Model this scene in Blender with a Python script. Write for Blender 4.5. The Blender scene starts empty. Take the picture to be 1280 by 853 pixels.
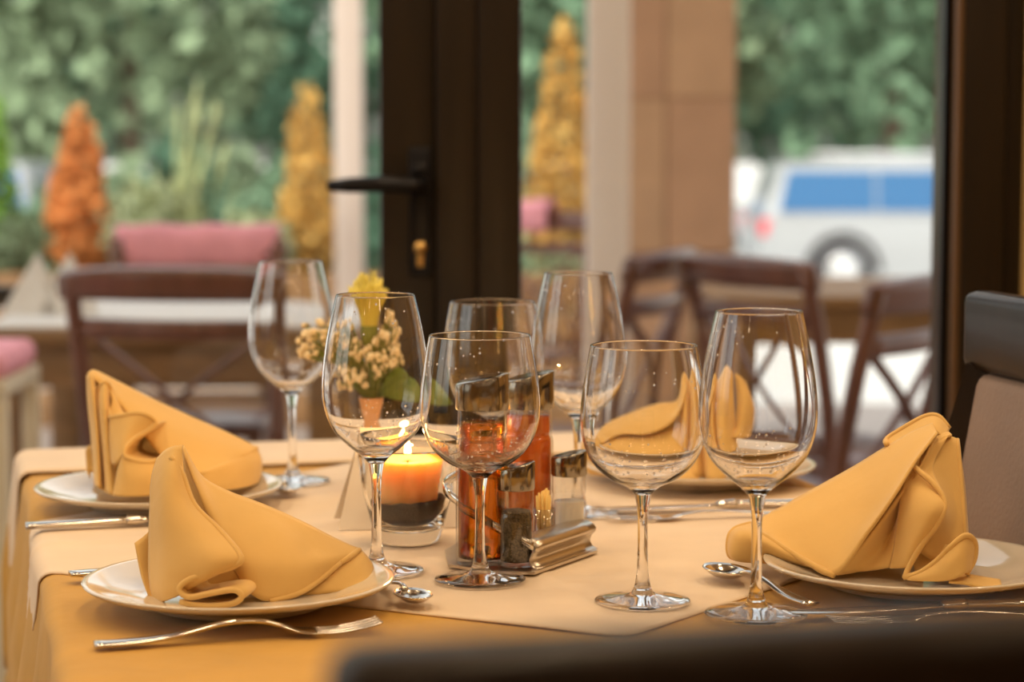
import bpy, bmesh, math, random
import numpy as np
from mathutils import Vector, Matrix
random.seed(7); np.random.seed(7)
PI = math.pi; R = math.radians
sc = bpy.context.scene
COL = sc.collection

# ------------------------------------------------------------------ camera
CZ = 1.101; F = 2850.0; HOR = 165.0
PITCH = math.atan((426.5 - HOR) / F)
cd = bpy.data.cameras.new('camera'); cam = bpy.data.objects.new('camera', cd); COL.objects.link(cam)
cam.location = (0, 0, CZ); cam.rotation_euler = (PI / 2 - PITCH, 0, 0)
cd.sensor_width = 36; cd.lens = F / 1280 * 36
cd.clip_start = 0.02; cd.clip_end = 400
cd.dof.use_dof = True; cd.dof.focus_distance = 1.74; cd.dof.aperture_fstop = 5.0
sc.camera = cam

# ------------------------------------------------------------------ sky, sun, lamps, exposure
sc.view_settings.view_transform = 'Standard'; sc.view_settings.look = 'None'
sc.view_settings.gamma = 1; sc.view_settings.use_curve_mapping = False
sc.view_settings.exposure = 0.25
w = bpy.data.worlds.new('sky'); sc.world = w; w.use_nodes = True
wn = w.node_tree; wn.nodes.clear()
wo = wn.nodes.new('ShaderNodeOutputWorld'); wb = wn.nodes.new('ShaderNodeBackground')
ws = wn.nodes.new('ShaderNodeTexSky'); ws.sky_type = 'NISHITA'; ws.sun_disc = False
ws.sun_elevation = R(52); ws.sun_rotation = R(200); ws.air_density = 1.2; ws.dust_density = 3.0
wb.inputs['Strength'].default_value = 0.34
whs = wn.nodes.new('ShaderNodeHueSaturation'); whs.inputs['Saturation'].default_value = .30   # hazy, almost white sky
wmx = wn.nodes.new('ShaderNodeMix'); wmx.data_type = 'RGBA'; wmx.blend_type = 'MULTIPLY'; wmx.inputs[0].default_value = 1; wmx.inputs[7].default_value = (1.0, .95, .87, 1)
wn.links.new(ws.outputs[0], whs.inputs['Color']); wn.links.new(whs.outputs[0], wmx.inputs[6]); wn.links.new(wmx.outputs[2], wb.inputs['Color']); wn.links.new(wb.outputs[0], wo.inputs['Surface'])
sl = bpy.data.lights.new('sun', 'SUN'); so = bpy.data.objects.new('sun', sl); COL.objects.link(so)
sl.energy = 1.6; sl.angle = R(1.0); sl.color = (1.0, .93, .82)
so.rotation_euler = Vector((.35, .62, -.95)).to_track_quat('-Z', 'Y').to_euler()
# ceiling lamps of the dining room
LAMPS = [(x, y, 4.3) for y in (-2.6, -1.5, -.4, .7, 1.7, 2.5) for x in (-2.3, -1.15, 0, 1.15, 2.3)]
for lx, ly, le in LAMPS:
    l = bpy.data.lights.new('ceiling_lamp', 'AREA'); l.shape = 'DISK'; l.size = .20; l.energy = le * (.25 if ly < -1 else .45 if ly < 0 else 1.25)
    l.color = (1.0, .74, .45)
    o = bpy.data.objects.new('ceiling_lamp', l); COL.objects.link(o); o.location = (lx, ly, 2.78)
sc.cycles.use_denoising = True
sc.cycles.max_bounces = 24; sc.cycles.transmission_bounces = 20; sc.cycles.transparent_max_bounces = 24
sc.cycles.glossy_bounces = 8; sc.cycles.diffuse_bounces = 4
sc.cycles.sample_clamp_indirect = 5.0; sc.cycles.blur_glossy = 0.3

# ------------------------------------------------------------------ helpers
def ray(px, py):
    x = (px - 640) / F; y = (426.5 - py) / F
    return Vector((x, math.cos(PITCH) + y * math.sin(PITCH), -math.sin(PITCH) + y * math.cos(PITCH)))
def at(px, py, Y):
    d = ray(px, py); return Vector((0, 0, CZ)) + d * (Y / d.y)
def at_z(px, py, z):
    d = ray(px, py); return Vector((0, 0, CZ)) + d * ((z - CZ) / d.z)

def tag(o, label=None, cat=None, group=None, kind=None):
    if label: o['label'] = label
    if cat: o['category'] = cat
    if group: o['group'] = group
    if kind: o['kind'] = kind
    return o
def thing(name, label, cat, loc=(0, 0, 0), rz=0, group=None):
    o = bpy.data.objects.new(name, None); COL.objects.link(o); o.empty_display_size = .05
    o.location = loc; o.rotation_euler = (0, 0, rz)
    return tag(o, label, cat, group)
def link(name, me, m=None, parent=None, loc=(0, 0, 0)):
    if m is not None and not me.materials: me.materials.append(m)
    o = bpy.data.objects.new(name, me); COL.objects.link(o); o.location = loc
    if parent: o.parent = parent
    return o
def obj(name, bm, m, parent=None, smooth=True, loc=(0, 0, 0)):
    me = bpy.data.meshes.new(name); bm.to_mesh(me); bm.free()
    if smooth: me.shade_smooth()
    return link(name, me, m, parent, loc)
def sharp(o, ang=35):
    me = o.data; bm = bmesh.new(); bm.from_mesh(me)
    for e in bm.edges:
        e.smooth = not (len(e.link_faces) == 2 and e.calc_face_angle(0) > R(ang))
    bm.to_mesh(me); bm.free(); return o
def copy_tree(o, parent=None):
    c = o.copy(); COL.objects.link(c)
    if parent: c.parent = parent
    for ch in list(o.children): copy_tree(ch, c)
    return c
def struct(o, label=None):
    o['kind'] = 'structure'
    if label: o['label'] = label
    return o

def add_box(bm, c, s, bevel=0, rot=None, seg=2):
    g = bmesh.ops.create_cube(bm, size=1.0)
    vs = g['verts']
    bmesh.ops.scale(bm, vec=s, verts=vs)
    if bevel:
        es = list({e for v in vs for e in v.link_edges})
        r = bmesh.ops.bevel(bm, geom=es, offset=bevel, segments=seg, affect='EDGES', profile=.5)
        vs = list({v for f in r['faces'] for v in f.verts} | {v for v in vs if v.is_valid})
    if rot: bmesh.ops.rotate(bm, cent=(0, 0, 0), matrix=rot, verts=vs)
    bmesh.ops.translate(bm, vec=c, verts=vs)
    return vs
def box(name, c, s, m, parent=None, bevel=0, rot=None):
    bm = bmesh.new(); add_box(bm, c, s, bevel, rot); return sharp(obj(name, bm, m, parent))
def add_tube(bm, pts, rad, n=10, cap=True, flat=None):
    pts = [Vector(p) for p in pts]
    rad = rad if isinstance(rad, (list, tuple)) else [rad] * len(pts)
    rings = []; up = None
    for i, p in enumerate(pts):
        t = (pts[min(i + 1, len(pts) - 1)] - pts[max(i - 1, 0)]).normalized()
        if up is None:
            up = Vector((0, 0, 1)) if abs(t.z) < .9 else Vector((1, 0, 0))
        a = t.cross(up).normalized(); b = a.cross(t).normalized(); up = b
        r = rad[i]; ra, rb = (r if isinstance(r, tuple) else (r, r))
        rings.append([bm.verts.new(p + a * ra * math.cos(2 * PI * k / n) + b * rb * math.sin(2 * PI * k / n)) for k in range(n)])
    for i in range(len(rings) - 1):
        for k in range(n):
            bm.faces.new((rings[i][k], rings[i][(k + 1) % n], rings[i + 1][(k + 1) % n], rings[i + 1][k]))
    if cap:
        bm.faces.new(rings[0][::-1]); bm.faces.new(rings[-1])
def add_lathe(bm, prof, n=48, closed_top=False, closed_bot=False):
    rings = []
    for r, z in prof:
        if r < 1e-6: rings.append([bm.verts.new((0, 0, z))])
        else: rings.append([bm.verts.new((r * math.cos(2 * PI * k / n), r * math.sin(2 * PI * k / n), z)) for k in range(n)])
    for a, b in zip(rings, rings[1:]):
        for k in range(n):
            k2 = (k + 1) % n
            if len(a) == 1 and len(b) == 1: continue
            if len(a) == 1: bm.faces.new((a[0], b[k2], b[k]))
            elif len(b) == 1: bm.faces.new((a[k], a[k2], b[0]))
            else: bm.faces.new((a[k], a[k2], b[k2], b[k]))
    return rings
def lathe(name, prof, m, parent=None, n=48, loc=(0, 0, 0)):
    bm = bmesh.new(); add_lathe(bm, prof, n); return obj(name, bm, m, parent, loc=loc)
def crv(pts, sub):   # Catmull-Rom through points
    P = [np.array(p, float) for p in pts]
    P = [2 * P[0] - P[1]] + P + [2 * P[-1] - P[-2]]
    out = []
    for i in range(1, len(P) - 2):
        for k in range(sub):
            t = k / sub
            out.append(.5 * (2 * P[i] + (P[i + 1] - P[i - 1]) * t + (2 * P[i - 1] - 5 * P[i] + 4 * P[i + 1] - P[i + 2]) * t * t
                             + (3 * P[i] - P[i - 1] - 3 * P[i + 1] + P[i + 2]) * t ** 3))
    out.append(P[-2]); return out
def add_grid(bm, G):
    V = [[bm.verts.new(tuple(p)) for p in row] for row in G]
    for i in range(len(V) - 1):
        for j in range(len(V[0]) - 1):
            bm.faces.new((V[i][j], V[i][j + 1], V[i + 1][j + 1], V[i + 1][j]))
def add_patch(bm, rows, sub=6):  # rows of 3D control points -> smooth cloth patch
    rows = [crv([tuple(p) for p in r], sub) for r in rows]
    cols = [crv([r[j] for r in rows], sub) for j in range(len(rows[0]))]
    add_grid(bm, cols)
def solidify(o, t, off=0):
    md = o.modifiers.new('thick', 'SOLIDIFY'); md.thickness = t; md.offset = off; return o

# ------------------------------------------------------------------ materials
def mat(name, col, rough=.6, metal=0, var=0, scale=8, bump=0, bscale=80, spec=.5, sss=0, trans=0, ior=1.45, sheen=0, stretch=None, coat=0, bdist=.002):
    m = bpy.data.materials.new(name); m.use_nodes = True; nt = m.node_tree; b = nt.nodes['Principled BSDF']
    b.inputs['Base Color'].default_value = (*col, 1); b.inputs['Roughness'].default_value = rough
    b.inputs['Metallic'].default_value = metal; b.inputs['IOR'].default_value = ior
    b.inputs['Specular IOR Level'].default_value = spec; b.inputs['Transmission Weight'].default_value = trans
    b.inputs['Coat Weight'].default_value = coat
    if sheen: b.inputs['Sheen Weight'].default_value = sheen
    if sss:
        b.inputs['Subsurface Weight'].default_value = sss; b.inputs['Subsurface Radius'].default_value = (.02, .012, .005)
        b.inputs['Subsurface Scale'].default_value = 1.0
    if var or bump:
        tc = nt.nodes.new('ShaderNodeTexCoord'); mp = nt.nodes.new('ShaderNodeMapping')
        nt.links.new(tc.outputs['Object'], mp.inputs['Vector'])
        if stretch: mp.inputs['Scale'].default_value = stretch
    if var:
        n = nt.nodes.new('ShaderNodeTexNoise'); n.inputs['Scale'].default_value = scale; n.inputs['Detail'].default_value = 5
        nt.links.new(mp.outputs[0], n.inputs['Vector'])
        r = nt.nodes.new('ShaderNodeValToRGB'); e = r.color_ramp.elements
        e[0].position = .3; e[1].position = .7
        e[0].color = (*[max(0, c * (1 - var)) for c in col], 1); e[1].color = (*[min(1, c * (1 + var)) for c in col], 1)
        nt.links.new(n.outputs['Fac'], r.inputs['Fac']); nt.links.new(r.outputs[0], b.inputs['Base Color'])
    if bump:
        n2 = nt.nodes.new('ShaderNodeTexNoise'); n2.inputs['Scale'].default_value = bscale; n2.inputs['Detail'].default_value = 4
        nt.links.new(mp.outputs[0], n2.inputs['Vector'])
        bp = nt.nodes.new('ShaderNodeBump'); bp.inputs['Strength'].default_value = bump; bp.inputs['Distance'].default_value = bdist
        nt.links.new(n2.outputs['Fac'], bp.inputs['Height']); nt.links.new(bp.outputs[0], b.inputs['Normal'])
    return m
def emit(name, col, s):
    m = bpy.data.materials.new(name); m.use_nodes = True; nt = m.node_tree; nt.nodes.clear()
    o = nt.nodes.new('ShaderNodeOutputMaterial'); e = nt.nodes.new('ShaderNodeEmission')
    e.inputs[0].default_value = (*col, 1); e.inputs[1].default_value = s
    nt.links.new(e.outputs[0], o.inputs[0]); return m
def pane_mat(name, tint=(1, 1, 1), refl=.05):   # thin flat glass: see-through plus mirror at grazing angles
    m = bpy.data.materials.new(name); m.use_nodes = True; nt = m.node_tree; nt.nodes.clear()
    o = nt.nodes.new('ShaderNodeOutputMaterial'); mx = nt.nodes.new('ShaderNodeMixShader')
    t = nt.nodes.new('ShaderNodeBsdfTransparent'); g = nt.nodes.new('ShaderNodeBsdfGlossy'); f = nt.nodes.new('ShaderNodeLayerWeight')
    pw_ = nt.nodes.new('ShaderNodeMath'); pw_.operation = 'POWER'; pw_.inputs[1].default_value = 4.5
    ml = nt.nodes.new('ShaderNodeMath'); ml.operation = 'MULTIPLY_ADD'; ml.inputs[1].default_value = .85; ml.inputs[2].default_value = refl
    t.inputs[0].default_value = (*tint, 1); g.inputs['Roughness'].default_value = 0.0; f.inputs[0].default_value = .5
    nt.links.new(f.outputs['Facing'], pw_.inputs[0]); nt.links.new(pw_.outputs[0], ml.inputs[0])
    nt.links.new(ml.outputs[0], mx.inputs[0]); nt.links.new(t.outputs[0], mx.inputs[1]); nt.links.new(g.outputs[0], mx.inputs[2])
    nt.links.new(mx.outputs[0], o.inputs[0]); return m
def glass_mat(name, col=(1, 1, 1), ior=1.5, rough=0.0):
    m = bpy.data.materials.new(name); m.use_nodes = True; nt = m.node_tree; nt.nodes.clear()
    o = nt.nodes.new('ShaderNodeOutputMaterial'); g = nt.nodes.new('ShaderNodeBsdfGlass')
    g.inputs['Color'].default_value = (*col, 1); g.inputs['IOR'].default_value = ior; g.inputs['Roughness'].default_value = rough
    nt.links.new(g.outputs[0], o.inputs[0]); return m
def cloth_mat(name, col, var=.05):
    m = mat(name, col, .85, var=var, scale=14, spec=.2, sheen=.25)
    nt = m.node_tree; b = nt.nodes['Principled BSDF']
    tc = nt.nodes.new('ShaderNodeTexCoord'); sx = nt.nodes.new('ShaderNodeSeparateXYZ'); nt.links.new(tc.outputs['Object'], sx.inputs[0])
    n = nt.nodes.new('ShaderNodeTexNoise'); n.inputs['Scale'].default_value = 900; n.inputs['Detail'].default_value = 2
    n2 = nt.nodes.new('ShaderNodeTexNoise'); n2.inputs['Scale'].default_value = 22; n2.inputs['Detail'].default_value = 3
    nt.links.new(tc.outputs['Object'], n.inputs['Vector']); nt.links.new(tc.outputs['Object'], n2.inputs['Vector'])
    ad = nt.nodes.new('ShaderNodeMath'); ad.operation = 'MULTIPLY_ADD'; ad.inputs[1].default_value = .06
    nt.links.new(n.outputs['Fac'], ad.inputs[0]); nt.links.new(n2.outputs['Fac'], ad.inputs[2])
    bp = nt.nodes.new('ShaderNodeBump'); bp.inputs['Strength'].default_value = .5; bp.inputs['Distance'].default_value = .003
    nt.links.new(ad.outputs[0], bp.inputs['Height']); nt.links.new(bp.outputs[0], b.inputs['Normal'])
    return m
M = {}
M['napkin'] = cloth_mat('napkin_cloth', (.75, .48, .165))
M['undercloth'] = cloth_mat('gold_cloth', (.58, .315, .042), .08)
M['overlay'] = cloth_mat('cream_cloth', (.80, .64, .47))
M['plate'] = mat('porcelain', (.70, .62, .50), .09, coat=.4)
M['steel'] = mat('polished_steel', (.72, .68, .62), .13, 1)
M['brushed'] = mat('brushed_steel', (.62, .56, .48), .28, 1, bump=.08, bscale=60, stretch=(1, 1, 12))
M['glass'] = glass_mat('wine_glass', (.985, .985, .985), 1.5)
M['jar'] = glass_mat('jar_glass', (.985, .985, .98), 1.47)
M['thin'] = pane_mat('thin_clear_glass', (.93, .93, .92), .10)
M['pane'] = pane_mat('window_glass', (.97, .985, .98), .03)
M['frame'] = mat('dark_brown_frame', (.013, .0075, .003), .38, var=.25, scale=3, stretch=(20, 20, 1))
M['blackmetal'] = mat('black_metal', (.012, .012, .015), .3, .6)
M['brass'] = mat('brass', (.65, .42, .15), .3, 1)
M['blackwood'] = mat('black_wood', (.018, .011, .007), .36, coat=.05, spec=.2, var=.3, scale=3, stretch=(12, 12, 2))
M['taupe'] = mat('taupe_leather', (.235, .165, .13), .6, var=.12, scale=9, bump=.3, bscale=220)
M['wall'] = mat('ochre_plaster', (.62, .40, .15), .8, var=.06, scale=4, bump=.15, bscale=60)
M['ceiling'] = mat('ceiling_paint', (.72, .62, .48), .85)
M['floor'] = mat('brown_floor_tile', (.24, .15, .09), .4, var=.2, scale=5)
M['wood'] = mat('table_wood', (.22, .12, .06), .5, var=.25, scale=4, stretch=(1, 12, 12))
M['cafe'] = mat('cafe_chair_wood', (.16, .062, .044), .35, var=.3, scale=4, stretch=(8, 8, 2), coat=.2)
M['terracewood'] = mat('terrace_table_wood', (.30, .165, .075), .5, var=.25, scale=4, stretch=(2, 14, 14))
M['whitecloth'] = mat('white_cloth', (.80, .76, .72), .85)
M['pink'] = mat('pink_blanket', (.88, .38, .46), .9, var=.12, scale=12, bump=.4, bscale=60)
M['stone'] = mat('beige_stone', (.50, .295, .185), .8, var=.08, scale=7, bump=.3, bscale=50)
M['stone2'] = mat('tan_stone', (.54, .335, .205), .8, var=.08, scale=7, bump=.3, bscale=50)
M['mortar'] = mat('mortar', (.47, .30, .19), .9)
M['whitepost'] = mat('white_painted_post', (.90, .79, .73), .6)
M['terrace'] = mat('terrace_floor', (.42, .36, .33), .55, var=.12, scale=3)
M['pavement'] = mat('pale_pavement', (.58, .57, .55), .9, var=.06, scale=1.2, bump=.2, bscale=30)
M['carwhite'] = mat('car_paint_white', (.33, .345, .36), .25, coat=.4)
M['carglass'] = mat('car_window', (.04, .13, .28), .2, spec=.2)  # blue of the reflected sky is put into the base colour
M['tyre'] = mat('tyre_rubber', (.03, .03, .035), .7)
M['alloy'] = mat('wheel_alloy', (.75, .76, .78), .25, .8)
M['tail'] = mat('tail_lamp_red', (.65, .06, .08), .2)
M['wax'] = mat('candle_wax', (.93, .55, .20), .45, sss=.9)
M['sand'] = mat('dark_coffee_grounds', (.026, .010, .006), .95, var=.5, scale=300, bump=.9, bscale=500, bdist=.001)
M['card'] = mat('white_card', (.80, .72, .62), .7)
M['pepper'] = mat('ground_pepper', (.10, .075, .04), .9, var=.8, scale=700, bump=.8, bscale=800, bdist=.001)
M['salt'] = mat('salt', (.88, .84, .78), .8, bump=.4, bscale=900, bdist=.001)
M['oil'] = glass_mat('amber_vinegar', (.80, .42, .07), 1.36)
M['redoil'] = mat('chilli_oil', (.92, .19, .025), .15, coat=.3, var=.3, scale=60, trans=.45, ior=1.36)
M['cap'] = mat('dark_steel_cap', (.30, .27, .22), .16, 1)
M['pick'] = mat('toothpick_wood', (.85, .58, .18), .6)
M['copper'] = mat('apricot_ceramic', (.80, .42, .20), .4)
M['rose'] = mat('yellow_petals', (.80, .66, .10), .6, sss=.2, var=.12, scale=40)
M['blossom'] = mat('cream_blossom', (.88, .74, .48), .8)
M['stem'] = mat('green_stem', (.20, .25, .05), .6)
M['leaf'] = mat('green_leaf', (.16, .25, .045), .4, var=.2, scale=30)
for nm, c in dict(treeA=(.09, .19, .125), treeB=(.15, .25, .155), treeC=(.22, .30, .18), sage=(.40, .46, .28), orange=(.85, .30, .10), gold=(.80, .46, .14),
                  lime=(.22, .42, .07), grass=(.46, .52, .27)).items():
    M[nm] = mat(nm + '_foliage', c, .7, var=.45, scale=2.5 if nm.startswith('tree') else 12, spec=.25)
M['trunk'] = mat('bark', (.10, .07, .05), .9)

# ------------------------------------------------------------------ the dining room shell
GY = 3.05      # plane of the glazed front
def sbox(name, c, s, m, parent=None, bevel=0):
    o = box(name, c, s, m, parent, bevel)
    if parent is None: struct(o)
    return o
sbox('floor', (0, -.45, -.05), (6.4, 7.2, .1), M['floor'])
sbox('ceiling', (0, -.45, 2.85), (6.4, 7.2, .1), M['ceiling'])
sbox('wall_left', (-3.25, 2.65, 1.4), (.1, 1.0, 2.8), M['wall'])
for nm_, c_, s_ in (('wall_left.001', (-3.25, -2.05, 1.4), (.1, 4.0, 2.8)), ('wall_left.002', (-3.25, 1.05, .25), (.1, 2.2, .5)), ('wall_left.003', (-3.25, 1.05, 2.6), (.1, 2.2, .4))):
    sbox(nm_, c_, s_, M['wall'])
wl = thing('window_3', 'side window in the left wall, outside the view', None, (-3.25, 1.05, .5)); struct(wl)
sbox('pane', (0, 0, .95), (.006, 2.1, 1.9), M['pane'], wl)
for yy_ in (-1.06, 0, 1.06): sbox('mullion', (0, yy_, .95), (.06, .08, 1.9), M['frame'], wl)
sbox('wall_right', (3.25, -.45, 1.4), (.1, 7.2, 2.8), M['wall'])
sbox('wall_back', (0, -4.1, 1.4), (6.6, .1, 2.8), M['wall'])
sbox('wall_front', ((.672 + 3.2) / 2, GY, 1.4), (3.2 - .672, .16, 2.8), M['wall'])
sbox('trim_1', (-1.26, GY, 2.6), (3.88, .12, .4), M['frame'])               # header above the glazing
def xa(px): return (px - 640) / F * GY
# door leaf (hinged at the left, latch stile at the right)
door = thing('door_1', 'dark brown glazed door with a black lever handle', None, (0, GY, 0)); struct(door)
sx0, sx1, sx2 = xa(477), xa(546), xa(598)
sbox('latch_stile', ((sx0 + sx1) / 2, 0, 1.2), (sx1 - sx0, .07, 2.4), M['frame'], door, .004)
sbox('stile_cover', ((sx1 + sx2) / 2, -.012, 1.2), (sx2 - sx1 - .002, .08, 2.4), M['frame'], door, .004)
sbox('hinge_stile', (-1.13, 0, 1.2), (.11, .07, 2.4), M['frame'], door, .004)
sbox('top_rail', ((sx0 - 1.075) / 2, 0, 2.34), (sx0 + 1.075, .07, .12), M['frame'], door, .004)
sbox('bottom_rail', ((sx0 - 1.075) / 2, 0, .08), (sx0 + 1.075, .07, .16), M['frame'], door, .004)
sbox('pane', ((sx0 - 1.075) / 2, 0, 1.22), (sx0 + 1.075, .006, 2.12), M['pane'], door)
hx, hz = xa(527), at(527, 232, GY - .06).z
bm = bmesh.new(); add_box(bm, (hx, -.04, hz - .035), (.030, .01, .17), .004); hp = sharp(obj('back_plate', bm, M['blackmetal'], door))
bm = bmesh.new()
add_tube(bm, [(hx, -.035, hz), (hx, -.075, hz), (hx - .012, -.085, hz), (hx - .05, -.087, hz + .002), (hx - .09, -.087, hz + .001), (hx - .118, -.085, hz)],
         [.011, .010, (.011, .011), (.009, .011), (.008, .010), (.006, .007)], 12)
obj('lever', bm, M['blackmetal'], door)
bm = bmesh.new(); add_box(bm, (hx, -.038, hz + .02), (.022, .02, .018), .005); obj('spindle_cap', bm, M['blackmetal'], door)
bm = bmesh.new()
add_tube(bm, [(hx, -.04, hz - .082), (hx, -.049, hz - .082)], .0085, 16); add_box(bm, (hx, -.0445, hz - .097), (.009, .009, .022), .002)
obj('lock_cylinder', bm, M['brass'], door)
# fixed window to the right of the door
win = thing('window_1', 'fixed window in a dark brown frame', None, (0, GY, 0)); struct(win)
wx0, wx1 = xa(598.3), xa(652)
sbox('jamb', ((wx0 + wx1) / 2, -.01, 1.2), (wx1 - wx0, .09, 2.4), M['frame'], win, .004)
px0, px1 = xa(1172), xa(1272)
sbox('jamb', (px0 + .006, .01, 1.2), (.012, .07, 2.4), M['blackmetal'], win, .002)
sbox('glazing_bead', (px0 + .0165, -.015, 1.2), (.009, .07, 2.4), mat('bead_brown', (.13, .07, .03), .35), win, .002)
sbox('jamb', ((px0 + .021 + px1 - .03) / 2, -.01, 1.2), (px1 - .03 - px0 - .021, .09, 2.4), M['frame'], win, .004)
sbox('jamb', (px1 - .015, .0, 1.2), (.029, .09, 2.4), M['frame'], win, .004)
sbox('bottom_rail', ((wx1 + px0) / 2, 0, .06), (px0 - wx1, .07, .12), M['frame'], win, .004)
sbox('top_rail', ((wx1 + px0) / 2, 0, 2.36), (px0 - wx1, .07, .08), M['frame'], win, .004)
sbox('pane', ((wx1 + px0) / 2, 0, 1.22), (px0 - wx1, .006, 2.2), M['pane'], win)
sbox('rebate_strip', (xa(599), .03, 1.2), (.03, .03, 2.4), M['blackmetal'], win, .002)
# second fixed window, left of the door
win2 = thing('window_2', 'fixed window left of the glazed door', None, (0, GY, 0)); struct(win2)
sbox('jamb', (-1.23, 0, 1.2), (.08, .09, 2.4), M['frame'], win2, .004)
sbox('jamb', (-3.15, 0, 1.2), (.1, .09, 2.4), M['frame'], win2, .004)
sbox('bottom_rail', (-2.185, 0, .06), (1.83, .07, .12), M['frame'], win2, .004)
sbox('top_rail', (-2.185, 0, 2.36), (1.83, .07, .08), M['frame'], win2, .004)
sbox('pane', (-2.185, 0, 1.22), (1.83, .006, 2.2), M['pane'], win2)
# window in the left wall is left out of the solid wall: none in view

# ------------------------------------------------------------------ terrace and grounds
TEZ = -.05
sbox('trim_2', (0, 6.4, TEZ - .1), (14, 6.5, .2), M['terrace'])['label'] = 'stone floor of the covered terrace'
bpy.data.objects['trim_2'].name = 'floor_terrace'
o = sbox('ground', (0, 75, -1.0), (160, 142, .2), M['pavement'])
sbox('wall_front.001', (0, GY, 5.7), (16, .16, 5.7), M['wall'])              # unseen upper wall above the glazing, added to shade the terrace
def post(name, x0, x1, Y, m, label):
    a, b = at(x0, 165, Y).x, at(x1, 165, Y).x
    t = thing(name, label, 'post', ((a + b) / 2, Y, TEZ)); wdt = b - a
    box('shaft', (0, 0, 1.6), (wdt, wdt, 3.2), m, t, .006); box('base_collar', (0, 0, .03), (wdt + .03, wdt + .03, .06), m, t, .006)
    return t
post('awning_post', 419, 453, 8.2, M['whitepost'], 'slim white awning post behind the black door lever')
post('awning_post', 734, 786, 6.6, M['whitepost'], 'wider pale pinkish post at the left edge of the stone pillar')
# stone pillar with slabs
pil = thing('stone_pillar', 'beige stone clad pillar between the pale post and the white SUV', 'pillar', (0, 0, TEZ))
a, b = at(786, 165, 7.4).x, at(915, 165, 7.4).x; pw = b - a; pc = (a + b) / 2
box('core', (pc, 7.4 + pw / 2, 1.6), (pw - .02, pw - .02, 3.2), M['mortar'], pil)
slab_me = {}
def slab(wd, h, m):
    k = (round(wd, 3), round(h, 3), m.name)
    if k not in slab_me:
        bm = bmesh.new(); add_box(bm, (0, 0, 0), (wd, .022, h), .004, seg=1); me = bpy.data.meshes.new('slab'); bm.to_mesh(me); bm.free(); me.materials.append(m); slab_me[k] = me
    return slab_me[k]
z = 0; k = 0
while z < 3.1:
    hh = [.42, .34, .50][k % 3]; sp = [.36, .58, .36][k % 3]
    for face in range(4):
        for (u0, u1, mi) in ((0, sp, 0), (sp, 1, 1)):
            wd = (u1 - u0) * pw - .004; cu = (u0 + u1) / 2 * pw - pw / 2
            o = link('slab', slab(wd, hh - .004, M['stone2' if (mi + k + face) % 2 == 0 else 'stone']), None, pil)
            ang = face * PI / 2; off = Vector((cu, -pw / 2, 0)); off.rotate(Matrix.Rotation(ang, 3, 'Z'))
            o.location = (pc + off.x, 7.4 + pw / 2 + off.y, z + hh / 2); o.rotation_euler = (0, 0, ang)
    z += hh; k += 1

def cafe_chair(name, label, X, Y, rz, group='wooden cross-back chairs on the terrace', first=[None]):
    """back at local -y, sitter faces local +y"""
    if first[0] is not None:
        t = copy_tree(first[0]); t.location = (X, Y, TEZ); t.rotation_euler = (0, 0, rz); t['label'] = label; return t
    t = thing(name, label, 'chair', (X, Y, TEZ), rz, group); first[0] = t; m = M['cafe']
    bm = bmesh.new(); add_box(bm, (0, 0, .455), (.42, .40, .035), .014); obj('seat', bm, m, t)
    for s in (-1, 1):
        bm = bmesh.new(); add_tube(bm, [(s * .185, .17, .44), (s * .19, .18, 0)], [.018, .014], 8); obj('leg', bm, m, t)
        bm = bmesh.new(); add_tube(bm, crv([(s * .18, -.24, 0), (s * .185, -.185, .45), (s * .195, -.215, .68), (s * .2, -.265, .88)], 4), .017, 8); obj('back_post', bm, m, t)
        bm = bmesh.new(); add_tube(bm, crv([(s * .18, -.19, .50), (0, -.235 - .008 * s, .64), (-s * .185, -.236, .775)], 4), [(.012, .006)] * 9, 8); obj('cross_brace', bm, m, t)
        bm = bmesh.new(); add_tube(bm, [(s * .186, .175, .22), (s * .183, -.21, .22)], .009, 6); obj('stretcher', bm, m, t)
    bm = bmesh.new()
    rows = []
    for dz in (0, .02, .04, .06):
        rows.append([(x, -.247 - dz * .25 - .04 * (1 - (x / .22) ** 2) , .835 + dz - (.014 * (abs(x) / .22) ** 3 if dz > .05 else 0)) for x in np.linspace(-.22, .22, 13)])
    add_grid(bm, rows); bmesh.ops.recalc_face_normals(bm, faces=bm.faces)
    o = solidify(obj('crest_rail', bm, m, t), .026)
    bm = bmesh.new(); add_tube(bm, [(-.185, -.19, .49), (.185, -.19, .49)], .011, 6); obj('lower_rail', bm, m, t)
    bm = bmesh.new(); add_tube(bm, crv([(-.198, -.238, .775), (0, -.272, .775), (.198, -.238, .775)], 4), [(.010, .020)] * 9, 8); obj('middle_rail', bm, m, t)
    return t
def terrace_table(label, X, Y, rz, L, W, H):
    t = thing('terrace_table', label, 'table', (X, Y, TEZ), rz, None); m = M['terracewood']
    for i in range(6): box('plank', (0, -W / 2 + (i + .5) * W / 6, H - .015), (L, W / 6 - .004, .03), m, t, .003)
    for s in (-1, 1):
        box('apron', (0, s * (W / 2 - .05), H - .075), (L - .14, .022, .09), m, t, .002)
        box('apron', (s * (L / 2 - .05), 0, H - .075), (.022, W - .14, .09), m, t, .002)
        for q in (-1, 1): box('leg', (s * (L / 2 - .05), q * (W / 2 - .05), (H - .03) / 2), (.065, .065, H - .03), m, t, .004)
    return t
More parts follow.
